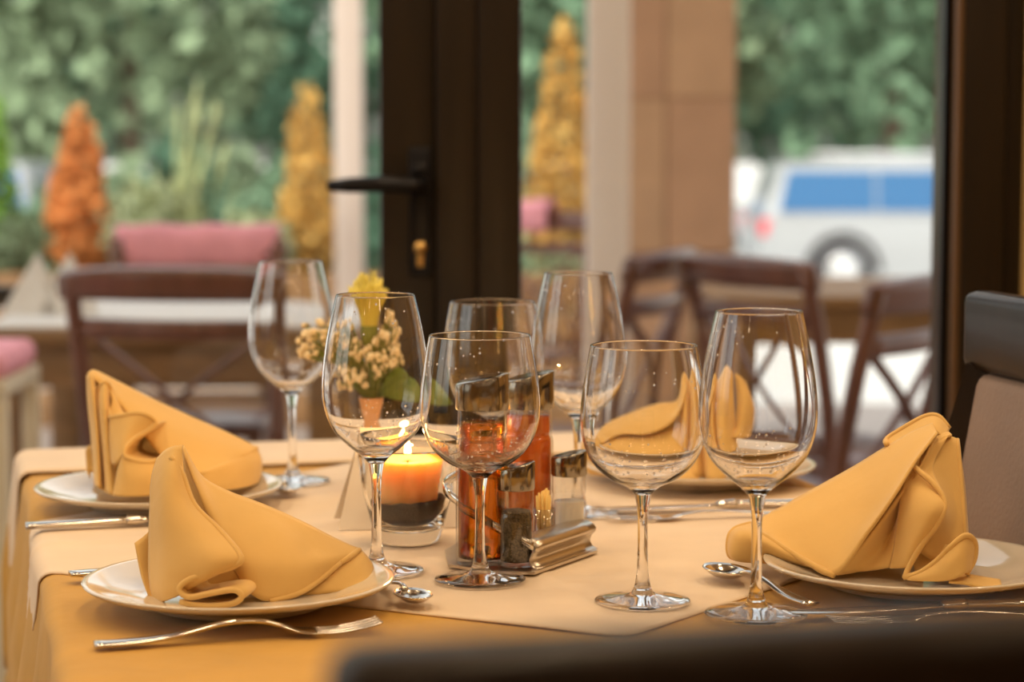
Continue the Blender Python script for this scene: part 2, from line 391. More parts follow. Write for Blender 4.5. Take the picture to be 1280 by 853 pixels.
# right-hand terrace group
def back_at(name, label, px, Y, rz):     # chair placed by the middle of its backrest
    c = at(px, 165, Y); return cafe_chair(name, label, c.x - .255 * math.sin(rz), Y + .255 * math.cos(rz), rz)
terrace_table('wooden terrace table in front of the white SUV', at(1130, 165, 5.95).x, 5.95, R(3), 1.05, .75, .75)
back_at('cafe_chair', 'cross-back chair in front of the stone pillar', 826, 5.0, R(68))
back_at('cafe_chair', 'chair with bright gaps under its rail below the SUV rear', 937, 4.75, R(-58))
back_at('cafe_chair', 'chair half hidden by the right window post', 1150, 4.12, R(58))
# left-hand terrace group
ltx = at(230, 165, 4.98).x
terrace_table('terrace table under a white runner on the left', ltx, 4.98, R(0), .76, .76, .75)
LTZ = TEZ + .75
rn = box('table_runner', (ltx, 4.98, LTZ + .004), (.75, .70, .006), M['whitecloth'], None, .002); tag(rn, 'white runner spread on the left terrace table', 'cloth')
back_at('cafe_chair', 'cross-back chair nearest the glazed door on the left', 212, 4.33, R(-9))
back_at('cafe_chair', 'chair with a pink blanket over its back', 246, 5.72, R(180))
back_at('cafe_chair', 'chair seen between the door frame and the pale post', 672, 7.4, R(150))
def blanket(name, X, Y, Z, wd, rz, label):
    bm = bmesh.new(); rows = []
    for i in range(17):
        x = -wd / 2 + wd * i / 16; row = []
        for j in range(13):
            a = (j / 12 - .5) * 2; s = abs(a)
            y = .045 * math.tanh(a * 3) + .004 * math.sin(x * 60 + a * 3); zz = -.085 * max(0, s - .25) / .75 - .012 * s * s + .003 * math.sin(x * 45) * (1 - s)
            row.append((x, y, zz))
        rows.append(row)
    add_grid(bm, rows); o = solidify(obj(name, bm, M['pink'], None, loc=(X, Y, Z)), .012); o.rotation_euler = (0, 0, rz)
    return tag(o, label, 'blanket')
p = at(246, 293, 5.74); blanket('blanket', p.x, 5.765, TEZ + .912, .41, 0, 'pink blanket draped over a chair back, left')
p = at(666, 300, 7.4); blanket('blanket', p.x, 7.44, TEZ + .925, .14, R(-30), 'small pink cloth on the chair beside the door frame')
# things on the left terrace table
def white_napkin(px, py, label):
    b = at(px, py, 4.95); t = bmesh.new()
    for k, (w_, h_) in enumerate(((.07, .13), (.055, .105))):
        vs = [(-w_, -.02 - .02 * k, 0), (w_, -.02 - .02 * k, 0), (0, .03 - .02 * k, h_), (w_ * .8, .06, 0), (-w_ * .8, .06, 0)]
        V = [t.verts.new(v) for v in vs]
        t.faces.new((V[0], V[1], V[2])); t.faces.new((V[1], V[3], V[2])); t.faces.new((V[4], V[0], V[2]))
    o = solidify(obj('folded_napkin', t, M['whitecloth'], None, False, (b.x, 4.95, LTZ + .008)), .004)
    tag(o, label, 'napkin')
white_napkin(85, 400, 'white folded napkin standing on the left terrace table, right one')
white_napkin(45, 400, 'white folded napkin standing on the left terrace table, left one')
b = at(8, 395, 5.1); tr = box('menu_holder', (b.x + .01, 5.15, LTZ + .031), (.12, .06, .045), M['frame'], None, .004); tag(tr, 'dark low box on the left terrace table', 'box')
# cream stool with pink cushion at the left border
b = at(-2, 462, 4.1)
st = thing('garden_stool', 'cream stool with a pink cushion at the left border', 'stool', (b.x - .015, 4.1, TEZ))
sm = mat('cream_paint', (.74, .62, .46), .7)
box('seat', (0, 0, b.z - TEZ - .02), (.12, .3, .03), sm, st, .005)
for sx_ in (-1, 1):
    for sy_ in (-1, 1): box('leg', (sx_ * .045, sy_ * .13, (b.z - TEZ - .035) / 2), (.03, .03, b.z - TEZ - .035), sm, st, .003)
box('side_panel', (0, -.14, (b.z - TEZ) / 2), (.10, .012, b.z - TEZ - .1), sm, st, .003)
bm = bmesh.new(); add_box(bm, (0, 0, b.z - TEZ + .02), (.115, .29, .05), .022, seg=3); obj('cushion', bm, M['pink'], st)

# ------------------------------------------------------------------ plants
def leaf_mesh(name, pts, size, n_, m, up=.3):
    """cloud of small bent leaves around given points"""
    n = len(pts); V = np.zeros((n * 5, 3)); Fc = []
    d = np.random.normal(size=(n, 3)); d[:, 2] += up; d /= np.linalg.norm(d, axis=1)[:, None]
    e = np.cross(d, np.random.normal(size=(n, 3))); e /= np.linalg.norm(e, axis=1)[:, None]
    s = size * np.random.uniform(.6, 1.3, n)[:, None]
    nn = np.cross(d, e)
    P = np.array(pts)
    V[0::5] = P - d * s * .5; V[1::5] = P + e * s * .3 + nn * s * .1; V[2::5] = P + d * s * .5; V[3::5] = P - e * s * .3 + nn * s * .1; V[4::5] = P - nn * s * .05
    for i in range(n):
        q = i * 5; Fc += [(q, q + 1, q + 4), (q + 1, q + 2, q + 4), (q + 2, q + 3, q + 4), (q + 3, q, q + 4)]
    me = bpy.data.meshes.new(name); me.from_pydata(V.tolist(), [], Fc); me.materials.append(m); return me
def ell_pts(n, c, r, shell=.55):
    v = np.random.normal(size=(n, 3)); v /= np.linalg.norm(v, axis=1)[:, None]
    rad = np.random.uniform(shell, 1.0, n)[:, None]
    return v * rad * np.array(r) + np.array(c)
crown = {}
for kind, m in (('a', 'treeA'), ('b', 'treeB'), ('c', 'treeC')):
    pts = [ell_pts(1100, (0, 0, 5.4), (2.6, 2.2, 4.6), .45)]
    for k in range(8):
        a = random.uniform(0, 2 * PI); h = random.uniform(2, 9)
        pts.append(ell_pts(190, (1.8 * math.cos(a), 1.4 * math.sin(a), h), (1.0, .9, 1.0), .4))
    crown[kind] = leaf_mesh('crown', np.vstack(pts), .50, 0, M[m])
bm = bmesh.new(); add_tube(bm, [(0, 0, 0), (.05, 0, 2.5), (-.05, .05, 6), (0, 0, 9)], [.22, .17, .11, .04], 8)
trunk_me = bpy.data.meshes.new('trunk'); bm.to_mesh(trunk_me); bm.free(); trunk_me.materials.append(M['trunk'])
tl = {'a': 'dark green tree', 'b': 'mid green tree', 'c': 'pale green tree'}
def feature(px):
    for lim, f in ((-150, 'far left, out of view'), (60, 'over the car at the left border'), (150, 'over the orange conifer'), (280, 'over the grass stalks'), (410, 'over the golden conifer'), (480, 'over the slim white post'), (640, 'hidden by the door stile'), (735, 'over the tall golden conifer'), (830, 'behind the pale post'), (935, 'behind the stone pillar'), (1060, 'over the tail of the SUV'), (1180, 'over the roof of the SUV'), (1350, 'behind the right window post')):
        if px < lim: return f
    return 'far right, out of view'
for row, (Y, nx, gap) in enumerate(((36, 5, 5.9), (42.5, 6, 5.9), (49, 5, 6.2))):
    for i in range(nx):
        kind = 'abcab'[(i * 2 + row) % 5]
        X = (i - (nx - 1) / 2) * gap + random.uniform(-.15, .15); sc_ = random.uniform(.92, .98)
        t = thing('tree', '%s in the %s row, %s' % (tl[kind], ('front', 'middle', 'rear')[row], feature(640 + X * F / Y)), 'tree', (X, Y, -.9), random.uniform(-.4, .4), 'trees beyond the parked cars')
        t.scale = (sc_, sc_, sc_)
        link('crown', crown[kind], None, t); link('trunk', trunk_me, None, t)
def shrub(name, label, cat, px, Y, zb, w_, h_, m, kind, n=900, leafs=.05, group=None):
    X = at(px, 165, Y).x
    t = thing(name, label, cat, (X, Y, zb), random.uniform(0, 6), group)
    if kind == 'cone':
        tt = np.random.power(2.0, n); tt = 1 - tt; a = np.random.uniform(0, 2 * PI, n)
        rr = (1 - tt) ** .55 * (.45 + .55 * np.clip(tt * 5, 0, 1)) * (1 + .18 * np.sin(a * 3 + tt * 9)) * w_ / 2 * np.random.uniform(.7, 1.05, n)
        pts = np.stack([rr * np.cos(a), rr * np.sin(a), tt * h_], 1)
    else:
        pts = ell_pts(n, (0, 0, h_ / 2), (w_ / 2, w_ / 2.4, h_ / 2), .4)
    link('foliage', leaf_mesh('foliage', pts, leafs, 0, m, .8), None, t)
    bm = bmesh.new(); add_tube(bm, [(0, 0, -.05), (0, 0, h_ * .7)], [.015, .004], 6); obj('stem', bm, M['trunk'], t)
    return t
# long planter box at the terrace edge
PY = 9.1; pzt = at(100, 335, PY).z
pl = thing('planter', 'long wooden planter with shrubs at the terrace edge', 'planter', (0, PY, TEZ))
px_a, px_b = at(-330, 165, PY).x, at(735, 165, PY).x
ph = pzt - TEZ
for i in range(4): box('board', ((px_a + px_b) / 2, -.26, (i + .5) * ph / 4), (px_b - px_a, .03, ph / 4 - .008), M['terracewood'], pl, .003)
box('end_board', (px_a, 0, ph / 2), (.03, .5, ph), M['terracewood'], pl); box('end_board', (px_b, 0, ph / 2), (.03, .5, ph), M['terracewood'], pl)
box('soil', ((px_a + px_b) / 2, 0, ph - .06), (px_b - px_a - .04, .5, .04), M['trunk'], pl)
zs = pzt - .05
shrub('conifer', 'orange-brown conical conifer on the left of the planter', 'shrub', 98, PY, zs, .30, (310 - 108) / F * PY + .05, M['orange'], 'cone', 2000)
shrub('conifer', 'golden conical conifer beside the slim white post', 'shrub', 385, PY + .05, zs, .29, (320 - 88) / F * PY + .05, M['gold'], 'cone', 1500)
shrub('conifer', 'tall golden conifer beside the dark window jamb', 'shrub', 703, PY - .05, zs, .30, (325 - 8) / F * PY + .05, M['gold'], 'cone', 1700)
shrub('sage_bush', 'pale green bush right of the orange conifer', 'shrub', 190, PY, zs, .50, .42, M['sage'], 'ball', 800)
shrub('sage_bush', 'pale green bush below the golden conifer', 'shrub', 310, PY - .08, zs, .42, .28, M['sage'], 'ball', 700)
shrub('sage_bush', 'grey green bush at the left end of the view', 'shrub', 20, PY - .08, zs, .40, .28, M['treeC'], 'ball', 700)
shrub('sage_bush', 'pale green bush under the tall conifer', 'shrub', 705, PY - .15, zs, .25, .15, M['sage'], 'ball', 400)
shrub('bright_shrub', 'bright green upright shrub at the left border', 'shrub', -6, PY, zs, .20, .75, M['lime'], 'cone', 900)
for hp_, hw2, hh2, km, lb in ((90, 1.0, 1.75, 'treeB', 'behind the orange conifer'), (225, 1.0, 2.0, 'treeA', 'behind the grass stalks'), (365, 1.0, 1.85, 'treeB', 'behind the golden conifer'), (295, .9, 1.9, 'treeC', 'between the grass stalks and the golden conifer'), (155, .9, 1.7, 'treeC', 'just right of the orange conifer'), (500, 1.0, 2.0, 'treeA', 'behind the door lever'), (640, 1.0, 1.9, 'treeC', 'behind the dark window jamb'), (760, 1.0, 1.8, 'treeB', 'behind the pale post')):
    shrub('hedge_shrub', 'round hedge shrub %s' % lb, 'shrub', hp_, 18 + (1.3 if hp_ in (225, 500, 760) else 2.5 if hp_ in (155, 295) else 0), -.9, hw2, hh2, M[km], 'ball', 2200, .15, 'hedge shrubs before the car park')
gx = at(225, 165, PY).x
gr = thing('tall_grass', 'pale tall grass stalks above the planter bush', 'grass', (gx, PY, zs))
bm = bmesh.new()
for i in range(17):
    a = random.uniform(-1, 1); h_ = random.uniform(.35, .80); b0 = random.uniform(-.08, .08)
    pts = crv([(b0, random.uniform(-.06, .06), 0), (b0 + a * .04, random.uniform(-.06, .06), h_ * .5), (b0 + a * .13, random.uniform(-.1, .1), h_)], 4)
    add_tube(bm, pts, [.006] * (len(pts) - 3) + [.012, .011, .004], 5)
o = obj('stalks', bm, M['grass'], gr); o['kind'] = 'stuff'

# ------------------------------------------------------------------ parked cars
def make_car(label, X, Y, rz, suv=True):
    t = thing('car', label, 'car', (X, Y, -.9), rz); t['kind'] = 'thing'
    L, W, H = (4.6, 1.85, 1.70) if suv else (4.3, 1.75, 1.46)
    belt = 1.02 if suv else .92
    def loft(name, stations, m):   # (x, halfwidth bottom, halfwidth top, z0, z1)
        bm = bmesh.new(); rings = []
        for x, wb_, wt_, z0, z1 in stations:
            rings.append([bm.verts.new(v) for v in ((x, -wb_, z0), (x, -(wb_ * 1.02 if name == 'body' else (wb_ + wt_) / 2), z0 + (z1 - z0) * .5), (x, -wt_, z1 - .03), (x, -wt_ * .86, z1), (x, wt_ * .86, z1), (x, wt_, z1 - .03), (x, (wb_ * 1.02 if name == 'body' else (wb_ + wt_) / 2), z0 + (z1 - z0) * .5), (x, wb_, z0))])
        for a_, b_ in zip(rings, rings[1:]):
            for k in range(8): bm.faces.new((a_[k], b_[k], b_[(k + 1) % 8], a_[(k + 1) % 8]))
        bm.faces.new(rings[0]); bm.faces.new(rings[-1][::-1]); bmesh.ops.recalc_face_normals(bm, faces=bm.faces)
        return sharp(obj(name, bm, m, t), 30)
    hw = W / 2
    loft('body', [(-L / 2, hw * .86, hw * .84, .36, belt - .10), (-L / 2 + .10, hw * .97, hw * .95, .28, belt), (-1.2, hw, hw * .97, .26, belt), (.9, hw, hw * .97, .26, belt - .02), (1.5, hw, hw * .94, .26, belt - .08), (L / 2 - .15, hw * .93, hw * .88, .28, belt - .2), (L / 2, hw * .8, hw * .74, .34, .68)], M['carwhite'])
    rear = -L / 2 + (.06 if suv else .9)
    loft('cabin', [(rear, hw * .93, hw * .80, belt - .02, belt + .02), (rear + .20, hw * .94, hw * .80, belt - .02, H - .07), (-.6, hw * .95, hw * .82, belt - .02, H), (.4, hw * .95, hw * .80, belt - .02, H - .05), (1.25, hw * .93, hw * .7, belt - .04, belt + .02)], M['carwhite'])
    for s in (-1, 1):
        segs = ((rear + .16, -.93), (-.90, .0), (.03, .72))
        for (xa_, xb_) in segs:
            bm = bmesh.new()
            z0, z1 = belt + .04, H - .16
            q = [(xa_, z0), (xb_, z0), (xb_ - (.12 if xb_ > .5 else 0), z1 - (.04 if xb_ > .5 else 0)), (xa_ + (.12 if xa_ < -1 else 0), z1)]
            def yy(z_): return s * hw * (.955 - .14 * (z_ - belt) / (H - .03 - belt)) + s * .012
            v1 = [bm.verts.new((x, yy(z_) , z_)) for x, z_ in q]; v2 = [bm.verts.new((x, yy(z_) - s * .03, z_)) for x, z_ in q]
            bm.faces.new(v1); bm.faces.new(v2[::-1])
            for k in range(4): bm.faces.new((v1[k], v1[(k + 1) % 4], v2[(k + 1) % 4], v2[k]))
            bmesh.ops.recalc_face_normals(bm, faces=bm.faces); obj('side_window', bm, M['carglass'], t, False)
        box('tail_lamp', (-L / 2 + .09, s * hw * .86, belt - .15), (.2, .18, .20), M['tail'], t, .03)
        if suv: box('roof_rail', (-.5, s * hw * .70, H + .02), (1.9, .04, .04), M['alloy'], t, .01)
        for wx in (-1.32, 1.38):
            bm = bmesh.new(); add_lathe(bm, [(.20, -.10), (.33, -.10), (.36, -.06), (.36, .06), (.33, .10), (.20, .10)], 28)
            bmesh.ops.rotate(bm, cent=(0, 0, 0), matrix=Matrix.Rotation(PI / 2, 3, 'X'), verts=bm.verts); bmesh.ops.translate(bm, vec=(wx, s * (hw - .06), .36), verts=bm.verts)
            wh = obj('wheel', bm, M['tyre'], t)
            bm = bmesh.new(); add_lathe(bm, [(0, .085), (.10, .095), (.23, .08), (.25, .05), (.23, -.05), (0, -.05)], 20)
            bmesh.ops.rotate(bm, cent=(0, 0, 0), matrix=Matrix.Rotation(-s * PI / 2 + 0, 3, 'X'), verts=bm.verts); bmesh.ops.translate(bm, vec=(wx, s * (hw - .05), .36), verts=bm.verts)
            obj('rim', bm, M['alloy'], wh)
            bm = bmesh.new()
            pts = [(wx + .43 * math.cos(a_), s * (hw + .005), .36 + .43 * math.sin(a_)) for a_ in np.linspace(0, PI, 13)]
            add_tube(bm, pts, .045, 6); obj('wheel_arch', bm, M['tyre'], t)
    box('rear_window', (rear + .12, 0, belt + .27), (.03, hw * 1.3, .36), M['carglass'], t, 0, Matrix.Rotation(R(22), 3, 'Y'))
    box('bumper', (-L / 2 + .04, 0, .48), (.14, W * .88, .22), M['carwhite'], t, .05)
    return t
make_car('white SUV parked with its tail towards the pillar', at(940, 165, 28).x + 2.28, 28, R(2), True)
make_car('white car mostly hidden behind the stone pillar', at(945, 165, 33).x - 2.1, 33.5, R(183), False)
make_car('white car with blue windows at the left border', at(66, 165, 28).x - 2.2, 28, R(178), True)

# ------------------------------------------------------------------ dining table and cloths
TH = R(13.5); U = Vector((math.cos(TH), math.sin(TH), 0)); V_ = Vector((-math.sin(TH), math.cos(TH), 0))
TC = Vector((-.009, 1.916, 0)); TZ = .75; HW, HL = .372, .648
def T(u, v, z=0): return TC + U * u + V_ * v + Vector((0, 0, z))
tb = thing('dining_table', 'dining table set for four under gold and cream cloths', 'table', TC, TH)
box('tabletop', (0, 0, TZ - .020), (HW * 2 - .006, HL * 2 - .006, .030), M['wood'], tb, .005)
for s in (-1, 1):
    for q in (-1, 1): box('leg', (s * (HW - .06), q * (HL - .06), (TZ - .035) / 2), (.06, .06, TZ - .035), M['wood'], tb, .004)
def drape(u, v, h, lift, wave=.010, rad=.012):
    """lay the cloth point (u,v) on the table and let what hangs over fall down"""
    cu, cv = max(-HW, min(HW, u)), max(-HL, min(HL, v)); ex, ey = u - cu, v - cv
    L = math.hypot(ex, ey)
    if L < 1e-9: return T(u, v, TZ + lift)
    dx, dy = ex / L, ey / L
    arc = rad * PI / 2
    if L < arc:
        a = L / rad; off = rad * math.sin(a); dz = rad * (1 - math.cos(a))
    else:
        off = rad; dz = rad + (L - arc)
    s = (v if abs(ex) > abs(ey) else u)
    off += wave * min(1, dz / .12) * (1 + math.sin(s * 31 + 1.3 * (ex > 0))) + .02 * min(1, dz / .2) * (min(abs(ex), abs(ey)) / (L + 1e-9))
    return T(cu + dx * (off - 0), cv + dy * (off - 0), TZ - dz + lift) + (U * dx + V_ * dy) * lift
def lin(a, b, n): return [a + (b - a) * i / (n - 1) for i in range(n)]
def axis_samples(half, hang): return sorted(set([round(x, 5) for x in lin(-half, half, 40)] + [round(s * (half + .012 * PI / 2 * k / 5), 5) for s in (-1, 1) for k in range(1, 6)] + [round(s * (half + .019 + (hang - .019) * k / 12), 5) for s in (-1, 1) for k in range(1, 13)]))
us, vs = axis_samples(HW, .24), axis_samples(HL, .24)
bm = bmesh.new(); add_grid(bm, [[drape(u, v, 0, .0012) for u in us] for v in vs])
tag(solidify(obj('tablecloth', bm, M['undercloth']), .0016), 'gold undercloth hanging over the table edges', 'tablecloth')
# cream overlay laid corner-wise
nn = 110
c0 = (0.0, .075); hu, hv = .515, .452
bm = bmesh.new(); rows = []
for i in range(nn + 1):
    row = []
    for j in range(nn + 1):
        a, b = i / nn * 2 - 1, j / nn * 2 - 1
        u = c0[0] + hu * (a - b) / 2 ; v = c0[1] + hv * (a + b) / 2
        e = max(abs(a), abs(b))
        lift = .0032 + .0010 * math.sin(u * 19 + 2) * math.sin(v * 15) + .0022 * math.exp(-((u - .02) / .006) ** 2) * 0
        lift += .0016 * math.exp(-((a + b) / .03) ** 2) + .0016 * math.exp(-((a - b) / .03) ** 2)
        row.append(drape(u, v, 0, max(lift, .0030), .006))
    rows.append(row)
add_grid(bm, rows)
tag(solidify(obj('tablecloth', bm, M['overlay']), .0014), 'cream overlay cloth laid corner-wise over the gold cloth', 'tablecloth')
uu = axis_samples(HW, .16); vv_ = [x for x in lin(.485, HL, 8)] + [HL + .012 * PI / 2 * k / 5 for k in range(1, 6)] + [HL + .019 + .12 * k / 8 for k in range(1, 9)]
bm = bmesh.new(); add_grid(bm, [[drape(u, v + .004 * math.sin(u * 9) * (v < .5), 0, .0058, .006) for u in uu] for v in vv_])
tag(solidify(obj('tablecloth', bm, M['overlay']), .0014), 'cream runner across the far end of the table', 'tablecloth')
SZ = TZ + .0055     # what stands on the overlay
UZ = TZ + .0025     # what stands on the undercloth

# ------------------------------------------------------------------ wine glasses
def glass_parts(prof_out, thick, zb, stem, foot_r, n=64):
    """prof_out: (r,z) outer bowl from stem joint up to rim"""
    out = crv(prof_out, 6); out = [(max(p[0], .001), p[1]) for p in out]
    e_ = out[-1]; d_ = np.array(e_) - np.array(out[-2]); d_ /= np.linalg.norm(d_); out.insert(len(out) - 1, tuple(np.array(e_) - d_ * .0012)); out[-1] = tuple(np.array(e_) - d_ * .0004)
    inner = []
    pts = [np.array(p) for p in out]
    for i, p in enumerate(pts):
        if p[1] < zb: continue
        t = pts[min(i + 1, len(pts) - 1)] - pts[max(i - 1, 0)]; t /= np.linalg.norm(t); nrm = np.array([t[1], -t[0]])
        k = min(1, (p[1] - zb) / .035); q = p - nrm * (thick * (1.0 + 1.6 * (1 - k) ** 2)); inner.append((max(q[0], .0), q[1]))
    inner = [q for q in inner if q[0] > .003]
    mx_, mz_ = (out[-1][0] + inner[-1][0]) / 2, out[-1][1]; bowl = list(out) + [(mx_ + thick * .34, mz_ + thick * .3), (mx_, mz_ + thick * .45), (mx_ - thick * .34, mz_ + thick * .3)] + inner[::-1] + [(0, inner[0][1] - .0012)]
    bm = bmesh.new(); add_lathe(bm, bowl, n); bmesh.ops.recalc_face_normals(bm, faces=bm.faces)
    me_b = bpy.data.meshes.new('bowl')
    if sum(f.normal.dot(f.calc_center_median() - Vector((0, 0, f.calc_center_median().z))) for f in list(bm.faces)[:n]) < 0: bmesh.ops.reverse_faces(bm, faces=bm.faces)
    bm.to_mesh(me_b); bm.free()
    st = [(p[0], p[1]) for p in crv(stem, 5)]
    bm = bmesh.new(); add_lathe(bm, st, 24)
    me_s = bpy.data.meshes.new('stem'); bm.to_mesh(me_s); bm.free()
    r0, z0 = st[0]
    ft = [(0, 0.0004), (foot_r - .0012, 0), (foot_r, .0008), (foot_r - .0008, .0017)] + [tuple(p) for p in crv([(foot_r * .8, .0026), (foot_r * .5, .0042), (foot_r * .25, .0066), (r0, z0)], 5)]
    bm = bmesh.new(); add_lathe(bm, ft, n)
    me_f = bpy.data.meshes.new('foot'); bm.to_mesh(me_f); bm.free()
    for me in (me_b, me_s, me_f): me.shade_smooth(); me.materials.append(M['glass'])
    return me_b, me_s, me_f
tall = glass_parts([(.0062, .086), (.0125, .0925), (.0225, .1005), (.0345, .114), (.0412, .132), (.0425, .150), (.0405, .172), (.0358, .197), (.0308, .219)], .0009, .094,
                   [(.0058, .0125), (.0042, .024), (.0037, .050), (.0040, .072), (.0062, .086)], .0372)
roundg = glass_parts([(.0062, .080), (.0130, .0860), (.0260, .0925), (.0385, .105), (.0455, .1235), (.0462, .142), (.0435, .165), (.0390, .1905)], .0009, .088,
                     [(.0058, .0125), (.0042, .024), (.0037, .046), (.0040, .066), (.0062, .080)], .0355)
def drops_mesh(prof, lo, hi, n, n_rim):   # small glass drops added inside the bowl to give its white glints
    bm = bmesh.new(); pts = crv(prof, 8); zs_ = [p[1] for p in pts]; rs_ = [p[0] for p in pts]
    for i in range(n + n_rim):
        z = random.triangular(lo, hi, lo + .004) if i < n else random.uniform(zs_[-1] - .03, zs_[-1] - .006)
        r = float(np.interp(z, zs_, rs_)); a = random.uniform(0, 2 * PI); q = random.uniform(.00045, .0010)
        r -= .0013 + q + (.0018 if z < lo + .02 else 0); up_ = .0018 if z < lo + .01 else 0
        if r < .002: continue
        m_ = Matrix.Translation((r * math.cos(a), r * math.sin(a), z + up_)) @ Matrix.Diagonal((q, q, q * 1.15, 1))
        bmesh.ops.create_icosphere(bm, subdivisions=2, radius=1, matrix=m_)
    me = bpy.data.meshes.new('glint_drops'); bm.to_mesh(me); bm.free(); me.shade_smooth(); me.materials.append(M['glass']); return me
PT = [(.0225, .1005), (.0345, .114), (.0412, .132), (.0425, .150), (.0405, .172), (.0358, .197), (.0308, .219)]
PRd = [(.0260, .0925), (.0385, .105), (.0455, .1235), (.0462, .142), (.0435, .165), (.0390, .1905)]
drops_t = drops_mesh(PT, .1008, .135, 80, 14); drops_r = drops_mesh(PRd, .0930, .120, 60, 26)
def wine_glass(kind, x, ybase, label, scale=1.0, z=SZ):
    p = at_z(x, ybase, z)
    t = thing('wine_glass', label, 'wine glass', p, random.uniform(0, 6), 'wine glasses on the laid table')
    for n_, me in zip(('bowl', 'stem', 'foot'), tall if kind == 't' else roundg): link(n_, me, None, t)
    dr = link('glint_drops', drops_t if kind == 't' else drops_r, None, t); dr['kind'] = 'stuff'; dr['label'] = 'tiny glass drops added for bright specks inside the bowl'
    t.scale = (scale,) * 3
    return t
wine_glass('t', 945, 768, 'tall wine glass in front of the right-hand napkin, nearest of the tall ones')
wine_glass('r', 803, 752, 'round-bowled wine glass just left of the nearest tall glass, right of the cruets')
wine_glass('r', 600, 725, 'round-bowled wine glass standing in front of the cruet stand')
wine_glass('t', 471, 714, 'tall wine glass in front of the flowers and candle')
wine_glass('t', 366, 602, 'tall wine glass behind the left napkins, far left of the glasses')
wine_glass('t', 722, 641, 'tall wine glass behind the salt shaker')
wine_glass('r', 616, 634, 'round-bowled wine glass farthest back, behind the cruet bottles')

# ------------------------------------------------------------------ plates
PR = .1145
plate_prof = [(0, .0), (.062, .0), (.066, .0005), (.0665, .003), (.075, .0055), (PR - .004, .0150), (PR - .0005, .0178), (PR, .0188), (PR - .0015, .0195), (PR - .006, .0188), (PR - .022, .0128), (.080, .0096), (.072, .0070), (.064, .0058), (0, .0056)]
bm = bmesh.new(); add_lathe(bm, plate_prof, 96); plate_me = bpy.data.meshes.new('plate'); bm.to_mesh(plate_me); bm.free(); plate_me.shade_smooth(); plate_me.materials.append(M['plate'])
PL = {}
def plate(key, px, Y, label, z, s=1.0):
    o = link('plate', plate_me); o.location = (at(px, 165, Y).x, Y, z); o.scale = (s,) * 3; PL[key] = o.location.copy()
    tag(o, label, 'plate', 'dinner plates on the laid table')
plate(1, 293, 1.655, 'cream plate under the front left napkin', SZ)
plate(2, 193, 2.10, 'cream plate under the back left napkin', SZ)
plate(3, 878, 2.24, 'cream plate under the far right napkin behind the glasses', SZ)
plate(4, 1150, 1.725, 'cream plate under the large right-hand napkin', SZ)

# ------------------------------------------------------------------ napkins (folded cloth, patch by patch)
def napkin(label, patches, strips, hems=(), sub=6):
    bm = bmesh.new()
    for rows in patches: add_patch(bm, [[at(*p) for p in r] for r in rows], sub)
    for line, vec, taper in strips:
        pts = crv([tuple(at(*p)) for p in line], 6); c = sum((Vector(p) for p in pts), Vector()) / len(pts)
        rows = [[Vector(p) for p in pts]]
        for k in (.33, .66, 1.0):
            rows.append([c + (Vector(p) - c) * (1 - (1 - taper) * k) + Vector(vec) * k for p in pts])
        add_grid(bm, rows)
    for h in hems: add_tube(bm, crv([tuple(at(x, y, Y - .0004)) for x, y, Y in h], 5), .0013, 6)
    o = solidify(obj('napkin', bm, M['napkin']), .0022)
    o.modifiers['thick'].use_even_offset = False
    return tag(o, label, 'napkin', 'gold napkins folded on the plates')
def back_of(ridge, zp, dY=.05):
    """hidden rear side: from the ridge down to the plate behind"""
    rows = [[], [], []]
    for (x, y, Y) in ridge:
        a = at(x, y, Y)
        for k, f in enumerate((0, .5, 1)):
            b = Vector((a.x, a.y + dY * f, a.z + (zp - a.z) * f + .006 * math.sin(PI * f)))
            d = Vector((b.x, b.y, b.z - CZ)); s_ = d.y
            # back to pixel form
            cp, sp = math.cos(PITCH), math.sin(PITCH); w_ = d.y * cp - d.z * sp; h_ = d.y * sp + d.z * cp
            rows[k].append((640 + F * d.x / w_, 426.5 - F * h_ / w_, b.y))
    return rows
PZ = SZ + .0075
ridge1 = [(228, 557, 1.690), (250, 594, 1.690), (283, 614, 1.690), (330, 632, 1.693), (377, 653, 1.696), (416, 673, 1.70), (449, 688, 1.703)]
